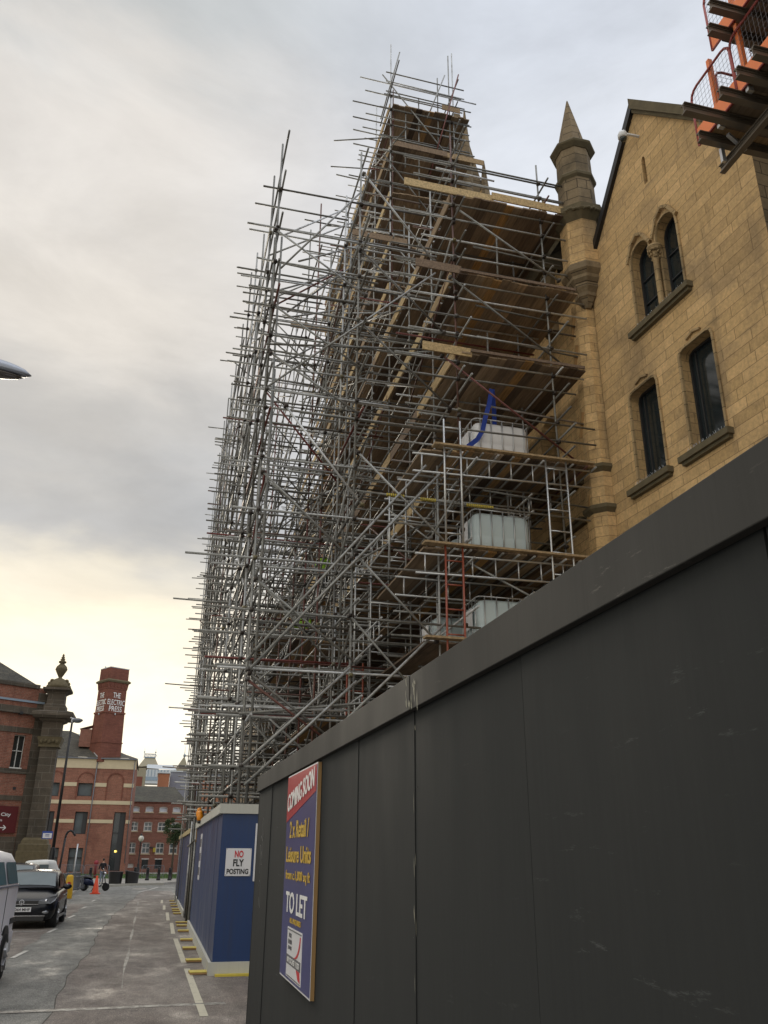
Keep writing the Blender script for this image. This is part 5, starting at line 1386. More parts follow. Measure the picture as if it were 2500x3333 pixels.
# vehicles queuing behind
c2 = empty('parked_car', (-4.72, 35.0, gz(35)), 0, True); c2.scale = (1,1,1.09); tag(c2, 'dark red car mostly hidden behind the black hatchback', 'car')
mb = MB(); mb.loft([body_ring(*s) for s in ((0,.66,.30,.60,.66),(.25,.82,.2,.72,.78),(1.05,.86,.19,.87,.96),(2.4,.86,.19,.93,1.0),(3.9,.84,.24,.95,1.0),(4.1,.76,.32,.92,.97))], .5); mb.build('body', simple('dark_red_car_paint', (.13,.02,.015), .3), c2, fix=True)
mb = MB(); mb.loft([gh_ring(*s) for s in ((.98,.78,.93,.74,1.02),(1.68,.80,.93,.64,1.395),(2.4,.80,.95,.63,1.45),(3.3,.80,.97,.62,1.42),(3.8,.74,.97,.60,1.15))], .5); mb.build('roof', M['car_paint'], c2, fix=True)
mb = MB(); screen(((1.03,.78,.93,.732,1.048),(1.62,.80,.93,.648,1.365)), c2)
for sx in (1,-1):
    for y in (.78, 3.22): wheel(c2, (sx*.79, y, .295), .295, .19, sx)
tk = empty('parked_van', (-4.62, 42.5, gz(42)), 0, True); tk.scale = (.66,1,.95); tag(tk, 'white van with orange roundel behind the dark red car', 'van')
mb = MB(); mb.loft([vring(.0,.93,1.70), vring(.1,1.0,1.78), vring(3.2,1.0,1.78), vring(3.9,1.0,1.35), vring(4.6,.95,1.0)], .5); mb.build('body', M['white_paint'], tk, fix=True)
mb = MB(); mb.box((.15,-.02,1.22),(.75,-.005,1.62)); mb.build('rear_window', M['glass_pale'], tk)
mb = MB()
for i in range(18): mb.bar((-.6+.11*math.cos(i*.33),-.02,1.45+.11*math.sin(i*.33)),(-.6+.11*math.cos(i*.33+.33),-.02,1.45+.11*math.sin(i*.33+.33)),.02,.05,up=(0,1,0))
mb.build('roundel', M['cone'], tk)
mb = MB(); mb.box((-.3,-.02,1.14),(.1,-.0,1.24)); mb.build('tail_lamp', M['letters_red'], tk)
for sx in (1,-1):
    for y in (.8, 3.6): wheel(tk, (sx*.84, y, .33), .33, .2, sx)
# scooter
sk = empty('motor_scooter', (-2.95, 59.9, gz(60)), R(4), True); tag(sk, 'dark blue motor scooter on its stand beside the orange cone', 'scooter')
for x, nm in ((-.62,'rear'), (.66,'front')):
    w = empty('wheel', (x, 0, .22), R(90), True); w.parent = sk
    mb = MB(); n = 20; rg = [[Vector((xx, rr*math.cos(2*math.pi*i/n), rr*math.sin(2*math.pi*i/n))) for i in range(n)] for rr, xx in ((.13,-.05),(.2,-.05),(.225,0),(.2,.05),(.13,.05))]
    mb.loft(rg, .5); mb.build('tyre', M['rubber'], w, fix=True)
    mb = MB(); mb.tube((-.03,0,0),(.03,0,0),.13,14,.5); mb.build('rim', M['alloy'], w)
mb = MB()
def sring(x, w, z0, z1): return [Vector((x, w*math.cos(a), (z0+z1)/2 + (z1-z0)/2*math.sin(a))) for a in [2*math.pi*i/12 for i in range(12)]]
mb.loft([sring(-.92,.05,.50,.62), sring(-.80,.15,.40,.74), sring(-.45,.20,.30,.74), sring(-.15,.15,.28,.66), sring(-.05,.14,.24,.36), sring(.25,.14,.22,.30), sring(.35,.13,.24,.36)], .5)
mb.build('body', simple('dark_blue_scooter_paint', (.012,.02,.06), .25, .2), sk, fix=True)
mb = MB(); mb.loft([[Vector((x+dx, y, z)) for x, y, z in r_] for dx, r_ in ((0,[(.35,-.14,.25),(.35,.14,.25),(.40,.22,.6),(.48,.15,.92),(.48,-.15,.92),(.40,-.22,.6)]), (.05,[(.35,-.14,.25),(.35,.14,.25),(.40,.22,.6),(.48,.15,.92),(.48,-.15,.92),(.40,-.22,.6)]))], .5); mb.build('leg_shield', M['lens'], sk, fix=True)
mb = MB(); mb.loft([sring(-.78,.12,.74,.80), sring(-.5,.15,.73,.84), sring(-.15,.13,.68,.78)], .5); mb.build('seat', M['black_plastic'], sk)
mb = MB(); mb.tube((.66,0,.22),(.50,0,.95),.03,8); mb.tube((.48,0,.92),(.40,0,1.06),.03,8); mb.tube((.42,-.32,1.04),(.42,.32,1.04),.016,8); mb.tube((.42,.26,1.04),(.40,.30,1.22),.008,6); mb.tube((.42,-.26,1.04),(.40,-.30,1.22),.008,6); mb.build('handlebar', M['iron'], sk)
mb = MB()
for s in (1,-1): mb.ball((.40,s*.31,1.25),(.02,.06,.045),8,6)
mb.ball((.52,0,1.0),(.08,.08,.08),10,8); mb.build('mirror', M['chrome'], sk)
mb = MB(); mb.loft([sring(.45,.06,.36,.42), sring(.62,.08,.40,.50), sring(.86,.06,.30,.38)], .5); mb.build('front_mudguard', M['car_paint'], sk)
mb = MB(); mb.bar((-.05,.05,.22),(-.15,.18,.01),.03,.03); mb.build('side_stand', M['iron'], sk)

# cone, yellow signs, railings
cn = empty('traffic_cone', (-2.60, 54.2, gz(54)+.004), 0, True); tag(cn, 'orange traffic cone on the road in front of the scooter', 'traffic cone')
mb = MB(); mb.box((-.27,-.27,0),(.27,.27,.04)); mb.build('base', M['cone'], cn)
mb = MB(); mb.lathe([(.20,.04),(.18,.08),(.05,.92),(.03,.94)], (0,0,0), 16); mb.build('cone_body', M['cone'], cn)
yb = empty('yellow_plastic_bollard', (-3.55, 47.6, gz(47)), 0, True); tag(yb, 'taller yellow plastic sign stand with a red disc beside the black car', 'sign')
mb = MB()
def rr4(y0,y1,w,z): return [Vector((-w,y0,z)),Vector((w,y0,z)),Vector((w,y1,z)),Vector((-w,y1,z))]
mb.loft([rr4(-.17,.17,.20,0), rr4(-.15,.15,.19,.5), rr4(-.08,.08,.15,1.0), rr4(-.04,.04,.08,1.06)], .5, smooth=False); mb.build('stand', M['yellow_bright'], yb, fix=True)
mb = MB(); mb.tube((0,-.145,.66),(0,-.165,.66),.09,14); mb.build('red_disc', M['letters_red'], yb)
y2 = empty('yellow_plastic_bollard', (-3.72, 45.2, gz(45)+.0), .2, True); tag(y2, 'lower yellow plastic stand half hidden by the black car', 'sign')
mb = MB(); mb.loft([rr4(-.15,.15,.18,0), rr4(-.13,.13,.17,.5), rr4(-.06,.06,.12,.82)], .5, smooth=False); mb.build('stand', M['yellow_bright'], y2, fix=True)
def railing(label, x0, y0, x1, y1, n, h=.95, zoff=.12):
    o = empty('guard_railing', (x0, y0, gz(y0)+zoff)); tag(o, label, 'railing')
    a = Vector((x0,y0,gz(y0)+zoff)); b = Vector((x1,y1,gz(y1)+zoff)); d = b-a
    mb = MB(); mb.bar(a+Vector((0,0,h)), b+Vector((0,0,h)), .05, .05); mb.bar(a+Vector((0,0,.12)), b+Vector((0,0,.12)), .04, .04); mb.build('rail', M['lead'], o)
    for k in range(n):
        p = a + d*(k/(n-1)); mb = MB(); w = .09 if k % 4 else .12
        mb.bar(p, p+Vector((0,0,h+ (.10 if k % 4 == 0 else .0))), .04 if w < .1 else .06, w*.8, up=(1,0,0)); mb.build('upright', M['lead'], o)
railing('row of flat grey railing uprights behind the yellow stands', -4.22, 49.0, -3.75, 57.5, 12)
railing('lower grey kerbside railing running towards the scooter', -3.95, 54.0, -3.45, 62.0, 12, .75)
# curved top post and plain post
cp = empty('curved_post', (-4.6, 52, gz(52)+.1)); tag(cp, 'dark post with a curved top on the left pavement', 'post')
mb = MB(); pts = [(-4.55,52,gz(52)+.1),(-4.40,52,2.3)] + [(-4.40+.22-.22*math.cos(a), 52, 2.3+.36*math.sin(a)) for a in (.4,.8,1.2,1.6,2.0,2.4)] + [(-3.90,52,2.40)]
mb.path(pts, .055, 8, .5); mb.build('tube', M['iron'], cp)
pp = empty('steel_post', (-4.05, 56, gz(56)+.1)); tag(pp, 'slim pale steel post between the railings and the curved post', 'post')
mb = MB(); mb.tube((-4.05,56,gz(56)+.1),(-4.0,56,2.0),.045,8,.5); mb.ball((-4.0,56,2.0),(.046,.046,.03),8,4); mb.build('tube', M['cage'], pp)
# left street lamp
lm = empty('street_lamp', (-4.80, 50, gz(50)+.1)); tag(lm, 'tall dark street lamp with oval head beside the stone pier', 'street lamp')
mb = MB(); mb.lathe([(.14,gz(50)+.1),(.14,1.6),(.10,1.75),(.095,1.8)], (-4.76,50,0), 12); mb.tube((-4.76,50,1.75),(-4.72,50,8.1),.085,10,.5,r1=.055); mb.build('pole', M['iron'], lm)
mb = MB(); mb.tube((-4.72,50,8.1),(-4.72,50,8.36),.06,10,.5); mb.tube((-4.85,50,8.42),(-4.5,50,8.34),.035,8,.5); mb.build('bracket', M['cage'], lm)
mb = MB(); mb.ball((-4.46,50,8.30),(.30,.17,.12),16,8); mb.build('lamp_head', M['lead'], lm)
mb = MB(); mb.ball((-4.46,50,8.25),(.24,.14,.10),14,8); mb.build('lamp_glass', M['glass_pale'], lm)
bs = empty('blue_notice', (-5.1, 49.8, 2.2)); tag(bs, 'small blue and white notice fixed to the street lamp pole', 'sign')
mb = MB(); mb.box((-5.38,49.80,2.20),(-4.86,49.83,2.58)); mb.build('board', M['sign_blue'], bs)
mb = MB(); mb.box((-5.34,49.79,2.24),(-4.90,49.798,2.48)); mb.build('white_field', M['poster_white'], bs)
mb = MB()
for z in (2.40, 2.33): mb.box((-5.22,49.785,z),(-5.02,49.789,z+.03))
mb.build('print_line', M['sign_blue'], bs)
# near street lamp, only its head in the frame
nl = empty('street_lamp', (-5.2, 12, gz(12)+.1)); tag(nl, 'pale oval street lamp head entering at the left edge high up', 'street lamp')
mb = MB(); mb.tube((-5.2,12,gz(12)+.1),(-5.2,12,8.0),.09,10,.5,r1=.06); mb.path([(-5.2,12,7.9),(-5.0,12,8.4),(-4.6,12,8.6),(-3.6,12,8.52)],.045,8,.5); mb.build('pole', M['iron'], nl)
def elong(zb, zt, sc_):
    rg = []
    for k in range(13):
        t = k/12; x = -3.65 + 1.23*t*sc_ + (1-sc_)*.6; prof = (math.sin(math.pi*min(1, max(0.0,(.10+.90*t))))**.55) if t > .5 else (.55+.45*math.sin(math.pi*t))
        if k == 12: prof = .06
        w = .17*prof*sc_
        rg.append([Vector((x, 12+w*math.cos(a), (zb + (zt-zb)*prof*max(0, math.sin(a)) + (-.05*prof*max(0,-math.sin(a)) if sc_ == 1 else -.05*prof*max(0,-math.sin(a)))) - .06*t)) for a in [2*math.pi*i/16 for i in range(16)]])
    return rg
mb = MB(); mb.loft(elong(8.34, 8.53, 1), .5); mb.build('lamp_head', simple('grey_lamp_casing', (.30,.32,.36), .35, .3), nl, fix=True)
mb = MB()
mb.loft([[Vector((p.x, p.y, p.z-.035)) for p in r_] for r_ in elong(8.32, 8.36, .82)], .5); mb.build('lamp_glass', simple('dark_lamp_glass', (.09,.075,.06), .15), nl, fix=True)

# bollards, planters, heritage lamp, barriers, tree, grass
def bollard():
    o = empty('bollard', (0,0,0), 0, True)
    mb = MB(); mb.lathe([(.17,0),(.17,.12),(.14,.15),(.115,.78),(.14,.80),(.14,.84),(.10,.86)], (0,0,0), 12); mb.build('shaft', M['iron'], o)
    mb = MB(); mb.lathe([(.09,.86),(.12,.90),(.11,.96),(.05,1.0),(.01,1.01)], (0,0,0), 12); mb.build('cap', M['iron'], o); return o
b0 = bollard()
for k, (x, y, lab) in enumerate(((.20,80,'black bollard standing just right of the round planters'), (1.13,80,'black bollard in the middle of the three on the square'), (2.05,80,'black bollard nearest the blue hoarding'), (-.85,82,'black bollard glimpsed behind the tipped planter'), (-4.4,80,'black bollard to the left of the standing person'))):
    o = b0 if k == 0 else copy_tree(b0)
    o.location = (x, y, gz(70)+.05); tag(o, lab, 'bollard', 'black bollards on the square')
for (x, y, tilt, lab) in ((-2.12, 72, 0.0, 'round black planter tub with an open rim, left of the pair'), (-.93, 72, .30, 'round black planter tub tipped slightly, right of the pair')):
    o = empty('planter', (x, y, gz(70)+.05), 0, True); o.rotation_euler.x = .0; tag(o, lab, 'planter', 'black planter tubs on the square')
    mb = MB(); n = 28; rg = []
    for rr_, z in ((.46,0),(.47,.1),(.52,.78),(.55,.84),(.52,.85),(.49,.80),(.46,.5)):
        rg.append([Vector((rr_*math.cos(2*math.pi*i/n), rr_*math.sin(2*math.pi*i/n), z - tilt*.5*rr_*math.cos(2*math.pi*i/n)*(z > .6) )) for i in range(n)])
    mb.loft(rg, .5); mb.build('tub', M['black_plastic'], o, fix=True)
    mb = MB(); mb.lathe([(.01,.44),(.45,.46)], (0,0,0), 20); mb.build('soil', M['bark'], o)
hl = empty('heritage_lamp', (-.70, 88, gz(70)+.05)); tag(hl, 'old fashioned black lamp post with round white globe', 'street lamp')
zb_ = gz(70)+.05
mb = MB(); mb.lathe([(.22,zb_),(.24,zb_+.3),(.16,zb_+.4),(.18,zb_+.75),(.09,zb_+.95),(.12,zb_+1.1),(.06,zb_+1.25),(.05,zb_+2.9),(.09,zb_+3.0),(.05,zb_+3.1)], (-.70,88,0), 12); mb.bar((-.95,88,zb_+2.75),(-.45,88,zb_+2.75),.03,.03); mb.build('column', M['iron'], hl)
mb = MB(); mb.ball((-.70,88,zb_+3.38),(.26,.26,.28),16,10); mb.build('globe', simple('lamp_globe', (.62,.60,.52), .25), hl)
mb = MB(); mb.lathe([(.12,zb_+3.62),(.08,zb_+3.72),(.03,zb_+3.85)], (-.70,88,0), 10)
for k in range(4):
    a = k*math.pi/2+.4
    for j in range(8):
        t0, t1 = -1.3+j*.33, -1.3+(j+1)*.33
        mb.tube((-.70+.265*math.cos(t0)*math.cos(a),88+.265*math.cos(t0)*math.sin(a),zb_+3.38+.285*math.sin(t0)),(-.70+.265*math.cos(t1)*math.cos(a),88+.265*math.cos(t1)*math.sin(a),zb_+3.38+.285*math.sin(t1)),.014,4,.5)
mb.build('lantern_cage', M['iron'], hl)
for k, (x0, x1, lab) in enumerate(((-7.5,-5.3,'grey crowd barrier at the left below the brick building'), (-5.2,-3.1,'grey crowd barrier just left of the standing person'), (-.3,1.6,'grey crowd barrier below the mill windows'))):
    o = empty('crowd_barrier', (x0, 84, zb_)); tag(o, lab, 'barrier', 'crowd barriers beyond the square')
    mb = MB(); mb.path([(x0,84,zb_),(x0,84,zb_+1.0),(x0+.12,84,zb_+1.12),(x1-.12,84,zb_+1.12),(x1,84,zb_+1.0),(x1,84,zb_)],.022,6,.5); mb.tube((x0,84,zb_+.25),(x1,84,zb_+.25),.02,6,.5); mb.build('frame', M['lead'], o)
    mb = MB(); x = x0+.12
    while x < x1: mb.tube((x,84,zb_+.25),(x,84,zb_+1.12),.009,4,.5); x += .13
    mb.build('bars', M['lead'], o)
hy = empty('red_pillar', (-4.35, 86, zb_)); tag(hy, 'small red capped pillar beside the brick building', 'pillar')
mb = MB(); mb.lathe([(.12,zb_),(.12,zb_+1.1),(.2,zb_+1.2),(.2,zb_+1.4),(.05,zb_+1.5)], (-4.35,86,0), 12); mb.build('post', simple('dark_red_paint',(.25,.02,.03),.5), hy)
# grass bank
mb = MB(); rg_ = random.Random(4)
for k in range(2600):
    x = rg_.uniform(-9, 4); y = rg_.uniform(85.5, 89.5); h = rg_.uniform(.05,.16)
    z = zb_ + (y-85.5)*.06
    mb.add([(x-.03,y,z),(x+.03,y,z),(x+rg_.uniform(-.04,.04),y+rg_.uniform(-.04,.04),z+h)], [(0,1,2)])
g = mb.build('grass', M['grass_m'], None, loc=(0,87,zb_)); g['kind'] = 'stuff'
mb = MB(); mb.add([(-10,85.2,zb_+.005),(5,85.2,zb_+.005),(5,90,zb_+.26),(-10,90,zb_+.26)], [(0,1,2,3)], .5); struct(mb.build('bank', M['grass_m'], None, loc=(0,87,zb_)))
# tree
tr = empty('street_tree', (2.25, 84, zb_)); tag(tr, 'small leafy tree half hidden behind the far blue hoarding', 'tree')
mb = MB(); mb.tube((2.25,84,zb_),(2.28,84,2.4),.12,8,.5,r1=.07)
for k in range(7):
    a = k*.9; mb.tube((2.28,84,1.9+.1*k),(2.28+.8*math.cos(a),84+.8*math.sin(a),3.0+.15*k),.04,6,.5,r1=.015)
mb.build('trunk', M['bark'], tr)
mb = MB(); rt = random.Random(9)
cl = [(2.28+rt.uniform(-.75,.75), 84+rt.uniform(-.7,.7), 3.3+rt.uniform(-.9,1.0), rt.uniform(.25,.5)) for _ in range(22)]
for k in range(2600):
    c = rt.choice(cl); v = Vector((rt.gauss(0,1), rt.gauss(0,1), rt.gauss(0,1))).normalized()*c[3]*rt.uniform(.4,1.05); p = Vector(c[:3])+v
    a = Vector((rt.gauss(0,1), rt.gauss(0,1), rt.gauss(0,1))).normalized()*.07; b = a.cross(Vector((rt.gauss(0,1), rt.gauss(0,1), 1))).normalized()*.05
    mb.add([p-a, p-b, p+a, p+b], [(0,1,2,3)])
mb.build('crown', M['leaf'], tr)

# ---------------------------------------------------------------- brick building with the stone pier, left
lb = empty('brick_hall', (-10, 55, 0)); tag(lb, 'dark red brick building with a stone corner pier at the left edge', 'building')
th = R(57.5)
BU = Vector((math.sin(th), math.cos(th), 0)); BO = Vector((-6.95, 55.3, 0))          # BU runs right and away; s is negative to the left
BN = Vector((math.cos(th), -math.sin(th), 0))
def bp(s, z, off=0.0): return BO + BU*s + Vector((0,0,z)) + BN*off
# wall with one real window in view, two out of frame
k_ = 1/math.sin(th)
wx0, wx1 = -1.50, -.78
mb = MB(); pane_wall(mb, [(-16,-.7),(0,-.7),(0,10.8),(-16,10.8)], [rect(wx0,6.04,wx1,7.95), rect(wx0-3,6.04,wx1-3,7.95), rect(wx0-6,6.04,wx1-6,7.95)], BO, BU, (0,0,1), .28)
mb.build('wall', M['brick'], lb)
for d in (0, -3, -6):
    mb = MB(); polybox(mb, rect(wx0-.02+d,6.02,wx1+.02+d,7.97), BO, BU, (0,0,1), -.30, -.27); w = mb.build('window', M['glass_dark'], lb)
    mb = MB()
    for a, b in (((wx0,6.1),(wx0,7.95)),((wx1,6.1),(wx1,7.95)),((wx0,7.93),(wx1,7.93)),((wx0,7.05),(wx1,7.05)),(((wx0+wx1)/2,6.1),((wx0+wx1)/2,7.95))):
        mb.bar(bp(a[0]+d,a[1],-.23), bp(b[0]+d,b[1],-.23), .04, .05, BN)
    mb.bar(bp(wx0+d-.03,6.06,-.1), bp(wx1+d+.03,6.06,-.1), .20, .10); mb.build('frame', M['white_paint'], w)
for z0, z1, off, nm in ((8.06,8.38,.05,'stone_band'), (5.76,6.04,.06,'stone_band'), (4.30,4.56,.05,'stone_band'), (9.15,9.55,.22,'cornice'), (10.72,10.95,.12,'parapet_coping')):
    mb = MB(); polybox(mb, rect(-16,z0,-.47,z1), BO, BU, (0,0,1), -.05, off); mb.build(nm, M['stone_grey'], lb)
mb = MB(); polybox(mb, rect(-16,9.85,-.02,9.97), BO, BU, (0,0,1), -.05, .08); mb.build('blue_flashing', M['far_blue'], lb)
mb = MB(); polybox(mb, rect(-16,1.2,-.5,2.35), BO, BU, (0,0,1), -.05, .07); mb.build('plinth', M['stone_grey'], lb)
mb = MB(); polybox(mb, rect(-16,-.7,-.5,1.19), BO, BU, (0,0,1), -.05, .12); mb.build('base_course', M['stone'], lb)
mb = MB(); a, b, c, d = bp(-.3,10.95,-.4), bp(-16,10.95,-.4), bp(-16,15,-5.5), bp(-5.5,15.0,-5.5); mb.add([a,b,c,d], [(0,1,2,3)], .5); mb.build('roof', M['slate'], lb, fix=True)
mb = MB(); mb.add([bp(0,-.7,-.3),bp(0,10.8,-.3),bp(0,10.8,-9),bp(0,-.7,-9)], [(0,1,2,3)], .5); mb.build('side_wall', M['brick'], lb)
for s, z in ((-1.1,4.98),(-1.5,9.2)): 
    mb = MB(); polybox(mb, rect(s,z-.1,s+.18,z+.05), BO, BU, (0,0,1), .0, .03 if z < 6 else .235); mb.build('vent', M['frame_dark'], lb)
# direction sign
sg = empty('direction_sign', bp(-2,3,.15)); tag(sg, 'maroon wall sign with white arrow on the brick building', 'sign')
mb = MB(); polybox(mb, rect(-4.2,2.55,-.62,3.98), BO, BU, (0,0,1), .08, .13); mb.build('board', M['sign_maroon'], sg)
text_obj('Leeds City', 'lettering', M['letters_white'], bp(-1.75,3.50,.145), BU, (0,0,1), 1.45, .24, sg, .003, .015)
text_obj('Museum', 'lettering', M['letters_white'], bp(-1.98,3.22,.145), BU, (0,0,1), 1.0, .14, sg, .003, .012)
mb = MB()
mb.bar(bp(-1.62,2.82,.145), bp(-1.22,2.82,.145), .012, .05); mb.bar(bp(-1.36,2.95,.145), bp(-1.20,2.82,.145), .012, .05); mb.bar(bp(-1.36,2.69,.145), bp(-1.20,2.82,.145), .012, .05); mb.build('arrow', M['letters_white'], sg)
mb = MB(); polybox(mb, [(-.45,-.7),(.55,-.7),(.55,10.5),(-.45,10.5)], BO, BU, (0,0,1), -.9, .02); mb.build('pier_return', M['stone_grey'], lb)
# the pier
PC = Vector((-6.27, 55.2, 0)); pr = R(45)-R(32.5)
def pier(prof, nm, mat, n=4, rot=None, c=PC, smooth=False):
    mb = MB(); mb.lathe(prof, c, n, rot=(R(45) - R(32.5)*0 + R(0)) if rot is None else rot, smooth=smooth); return mb.build(nm, mat, lb)
q = math.sqrt(2)
pier([(.47*q,2.30),(.47*q,7.32)], 'pier', M['stone_grey'])
pier([(.60*q,7.32),(.58*q,7.45),(.66*q,7.72),(.70*q,7.90)], 'pier_capital', M['stone_moss'])
pier([(.54*q,7.90),(.54*q,8.75),(.72*q,8.85),(.78*q,8.95)], 'frieze', M['stone_grey'])
pier([(1.05*q,8.96),(1.15*q,9.10),(1.15*q,9.30),(.75*q,9.42)], 'pier_cornice', M['stone_grey'])
pier([(.62*q,9.42),(.62*q,9.75),(.50*q,9.85),(.48*q,10.45),(.60*q,10.55),(.80*q,10.66),(.80*q,10.78),(.6*q,10.82)], 'attic', M['stone_grey'])
mb = MB()   # scrolled dome
mb.lathe([(.66,10.82),(.62,11.0),(.50,11.2),(.32,11.38),(.2,11.44)], PC, 16)
for s in (-1, 1):
    mb.ball(PC + Vector((s*.42, -.1, 11.28)), (.13,.15,.12), 10, 8); mb.ball(PC + Vector((s*.62, -.1, 10.92)), (.10,.15,.11), 10, 8)
    mb.ball(PC + Vector((s*.52, -.1, 11.10)), (.14,.14,.14), 10, 8)
mb.build('scroll_dome', M['stone_moss'], lb)
mb = MB(); mb.lathe([(.20,11.42),(.10,11.50),(.14,11.58),(.26,11.80),(.36,12.0),(.30,12.18),(.12,12.36),(.22,12.42),(.23,12.50),(.10,12.56),(.16,12.62),(.08,12.68),(.12,12.74),(.05,12.82),(.08,12.86),(.01,13.0)], PC, 14); mb.build('finial', M['stone_moss'], lb)
pier([(.85*q,-.75),(.85*q,1.6),(.80*q,1.62),(.80*q,1.95),(.70*q,2.0),(.66*q,2.2),(.55*q,2.32)], 'pier_base', M['stone_moss'])
mb = MB()
for k in range(5): mb.ball(PC + Vector((-.45+.22*k, -.62, 7.62+.05*(k%2))), (.12,.10,.13), 8, 6)
mb.build('carved_leaf', M['stone_moss'], lb)

# ---------------------------------------------------------------- brick building with the chimney tower
ep = empty('printworks', (-6, 95, -.7)); tag(ep, 'red brick building with cream stone bands below the lettered tower', 'building')
Y = 95.0
ws = [(-7.50,6.80,-6.10,8.06),(-10.15,6.75,-9.30,8.05),(-7.42,3.20,-6.20,5.30),(-10.5,3.2,-9.4,5.3),(-7.55,-.30,-6.22,1.90),(-9.9,-.3,-8.5,1.9)]
mb = MB(); pane_wall(mb, [(-26,-.8),(-2.0,-.8),(-2.13,10.45),(-26,10.45)], [rect(*w) for w in ws] + [[(-3.64,-.2),(-2.50,-.2),(-2.50,5.32),(-3.64,5.32)]], (0,Y,0), (1,0,0), (0,0,1), .35)
mb.build('wall', M['brick'], ep)
mb = MB(); mb.add([(-2.0,Y,-.8),(-2.0,Y+14,-.8),(-2.13,Y+14,10.45),(-2.13,Y,10.45)], [(0,1,2,3)], .5); mb.build('side_wall', M['brick'], ep)
for j, w in enumerate(ws + [(-3.64,-.2,-2.50,5.32)]):
    mb = MB(); mb.box((w[0]-.02,Y+.36,w[1]-.02),(w[2]+.02,Y+.39,w[3]+.02)); o = mb.build('window', M['glass_pale'] if j in (0,1,2,4,5) else M['glass_dark'], ep)
    mb = MB(); f = .07
    mb.box((w[0],Y+.22,w[1]),(w[0]+f,Y+.352,w[3])); mb.box((w[2]-f,Y+.22,w[1]),(w[2],Y+.352,w[3])); mb.box((w[0]+f,Y+.22,w[3]-f),(w[2]-f,Y+.352,w[3])); mb.box((w[0]+f,Y+.22,w[1]),(w[2]-f,Y+.352,w[1]+f))
    xm = w[0]+(w[2]-w[0])*(.62 if j in (2,3) else .5)
    if j in (2,3,6): mb.box((xm,Y+.20,w[1]+f),(w[2]-f,Y+.355,w[3]-f))
    if j in (4,5): mb.box((xm-.03,Y+.25,w[1]+f),(xm+.03,Y+.354,w[3]-f)); mb.box((w[0]+f,Y+.24,.95),(xm-.03,Y+.353,1.05)); mb.box((xm+.03,Y+.24,.95),(w[2]-f,Y+.353,1.05))
    if j == 6: 
        for z in (3.3, 1.6): mb.box((w[0]+f,Y+.23,z),(xm,Y+.353,z+.08))
    mb.build('frame', M['frame_dark'], o)
mb = MB(); mb.box((-3.22,Y+.2,1.52),(-2.98,Y+.34,1.70)); wl_ = mb.build('entrance_lamp', simple('lit_lamp', (1,.8,.2), .5), ep)
lb_ = wl_.data.materials[0].node_tree.nodes['Principled BSDF']; lb_.inputs['Emission Color'].default_value = (1,.75,.15,1); lb_.inputs['Emission Strength'].default_value = 2.0
def band(z0, z1, gaps=()):
    xs = [-26]; 
    for g0, g1 in gaps: xs += [g0, g1]
    xs.append(-2.02)
    mb = MB()
    for a, b in zip(xs[::2], xs[1::2]):
        mb = MB(); mb.box((a,Y-.05,z0),(b,Y+.02,z1)); mb.build('stone_band', M['cream'], ep)
band(9.52,10.43); band(6.04,6.40); band(7.74,8.11,((-10.3,-9.0),(-7.62,-5.98),(-4.72,-3.10))); band(4.24,4.58,((-10.55,-9.35),(-7.47,-6.15),(-3.70,-2.45)))
def archring(x0, x1, zb, zs, zt):
    pts = [(x1+.0,zb)] + [((x0+x1)/2 + (x1-x0)/2*math.cos(math.pi*i/14), zs+(zt-zs)*math.sin(math.pi*i/14)) for i in range(15)] + [(x0,zb)]
    mb = MB()
    for a, b in zip(pts, pts[1:]): mb.bar((a[0],Y-.02,a[1]),(b[0],Y-.02,b[1]),.10,.09,up=(0,1,0))
    mb.build('arch_moulding', M['brick_tower'], ep)
archring(-7.60,-6.0,6.42,8.3,9.12); archring(-4.70,-3.12,6.42,8.3,9.10); archring(-10.4,-8.95,6.42,8.3,9.15)
mb = MB(); mb.box((-26,Y-.25,10.46),(-2.0,Y+.1,10.58)); mb.tube((-5.92,Y-.1,10.4),(-5.98,Y-.1,-.5),.05,8,.5); mb.tube((-2.2,Y-.1,10.4),(-2.1,Y-.1,.5),.04,8,.5)
mb.build('gutter', M['lead'], ep)
mb = MB()
mb.add([(-26,Y-.2,10.6),(-5.9,Y-.2,10.6),(-8.4,Y+5,13.4),(-9.6,Y+6,13.9),(-26,Y+6,13.9)], [(0,1,2,3,4)], .5)
mb.add([(-5.9,Y-.2,10.6),(-1.95,Y-.2,10.6),(-3.4,Y+5,11.5),(-8.4,Y+5,13.4)], [(0,1,2,3)], .5); mb.add([(-26,Y+6,13.9),(-9.6,Y+6,13.9),(-8.4,Y+14,10.5),(-26,Y+14,10.5)], [(0,1,2,3)], .5)
mb.add([(-1.95,Y-.2,10.6),(-1.95,Y+14,10.5),(-3.4,Y+5,11.5)], [(0,1,2)], .5)
mb.build('roof', M['slate'], ep, fix=True)
mb = MB(); mb.bar((-8.5,Y+4.9,13.45),(-5.95,Y-.15,10.7),.18,.08); mb.build('hip_flashing', M['far_metal'], ep)
mb = MB(); mb.box((-8.15,Y+1.5,11.8),(-7.0,Y+3.5,13.62)); mb.add([(-8.25,Y+1.4,13.63),(-6.9,Y+1.4,14.05),(-6.9,Y+3.6,14.05),(-8.25,Y+3.6,13.63)],[(0,1,2,3)],.5); mb.box((-7.62,Y+1.46,12.9),(-7.5,Y+1.51,13.1)); mb.build('stair_head', M['brick_pale'], ep)
tw = empty('brick_tower', (-5.5, 96, 10)); tag(tw, 'tall square red brick tower painted THE ELECTRIC PRESS', 'tower')
ta = R(31)
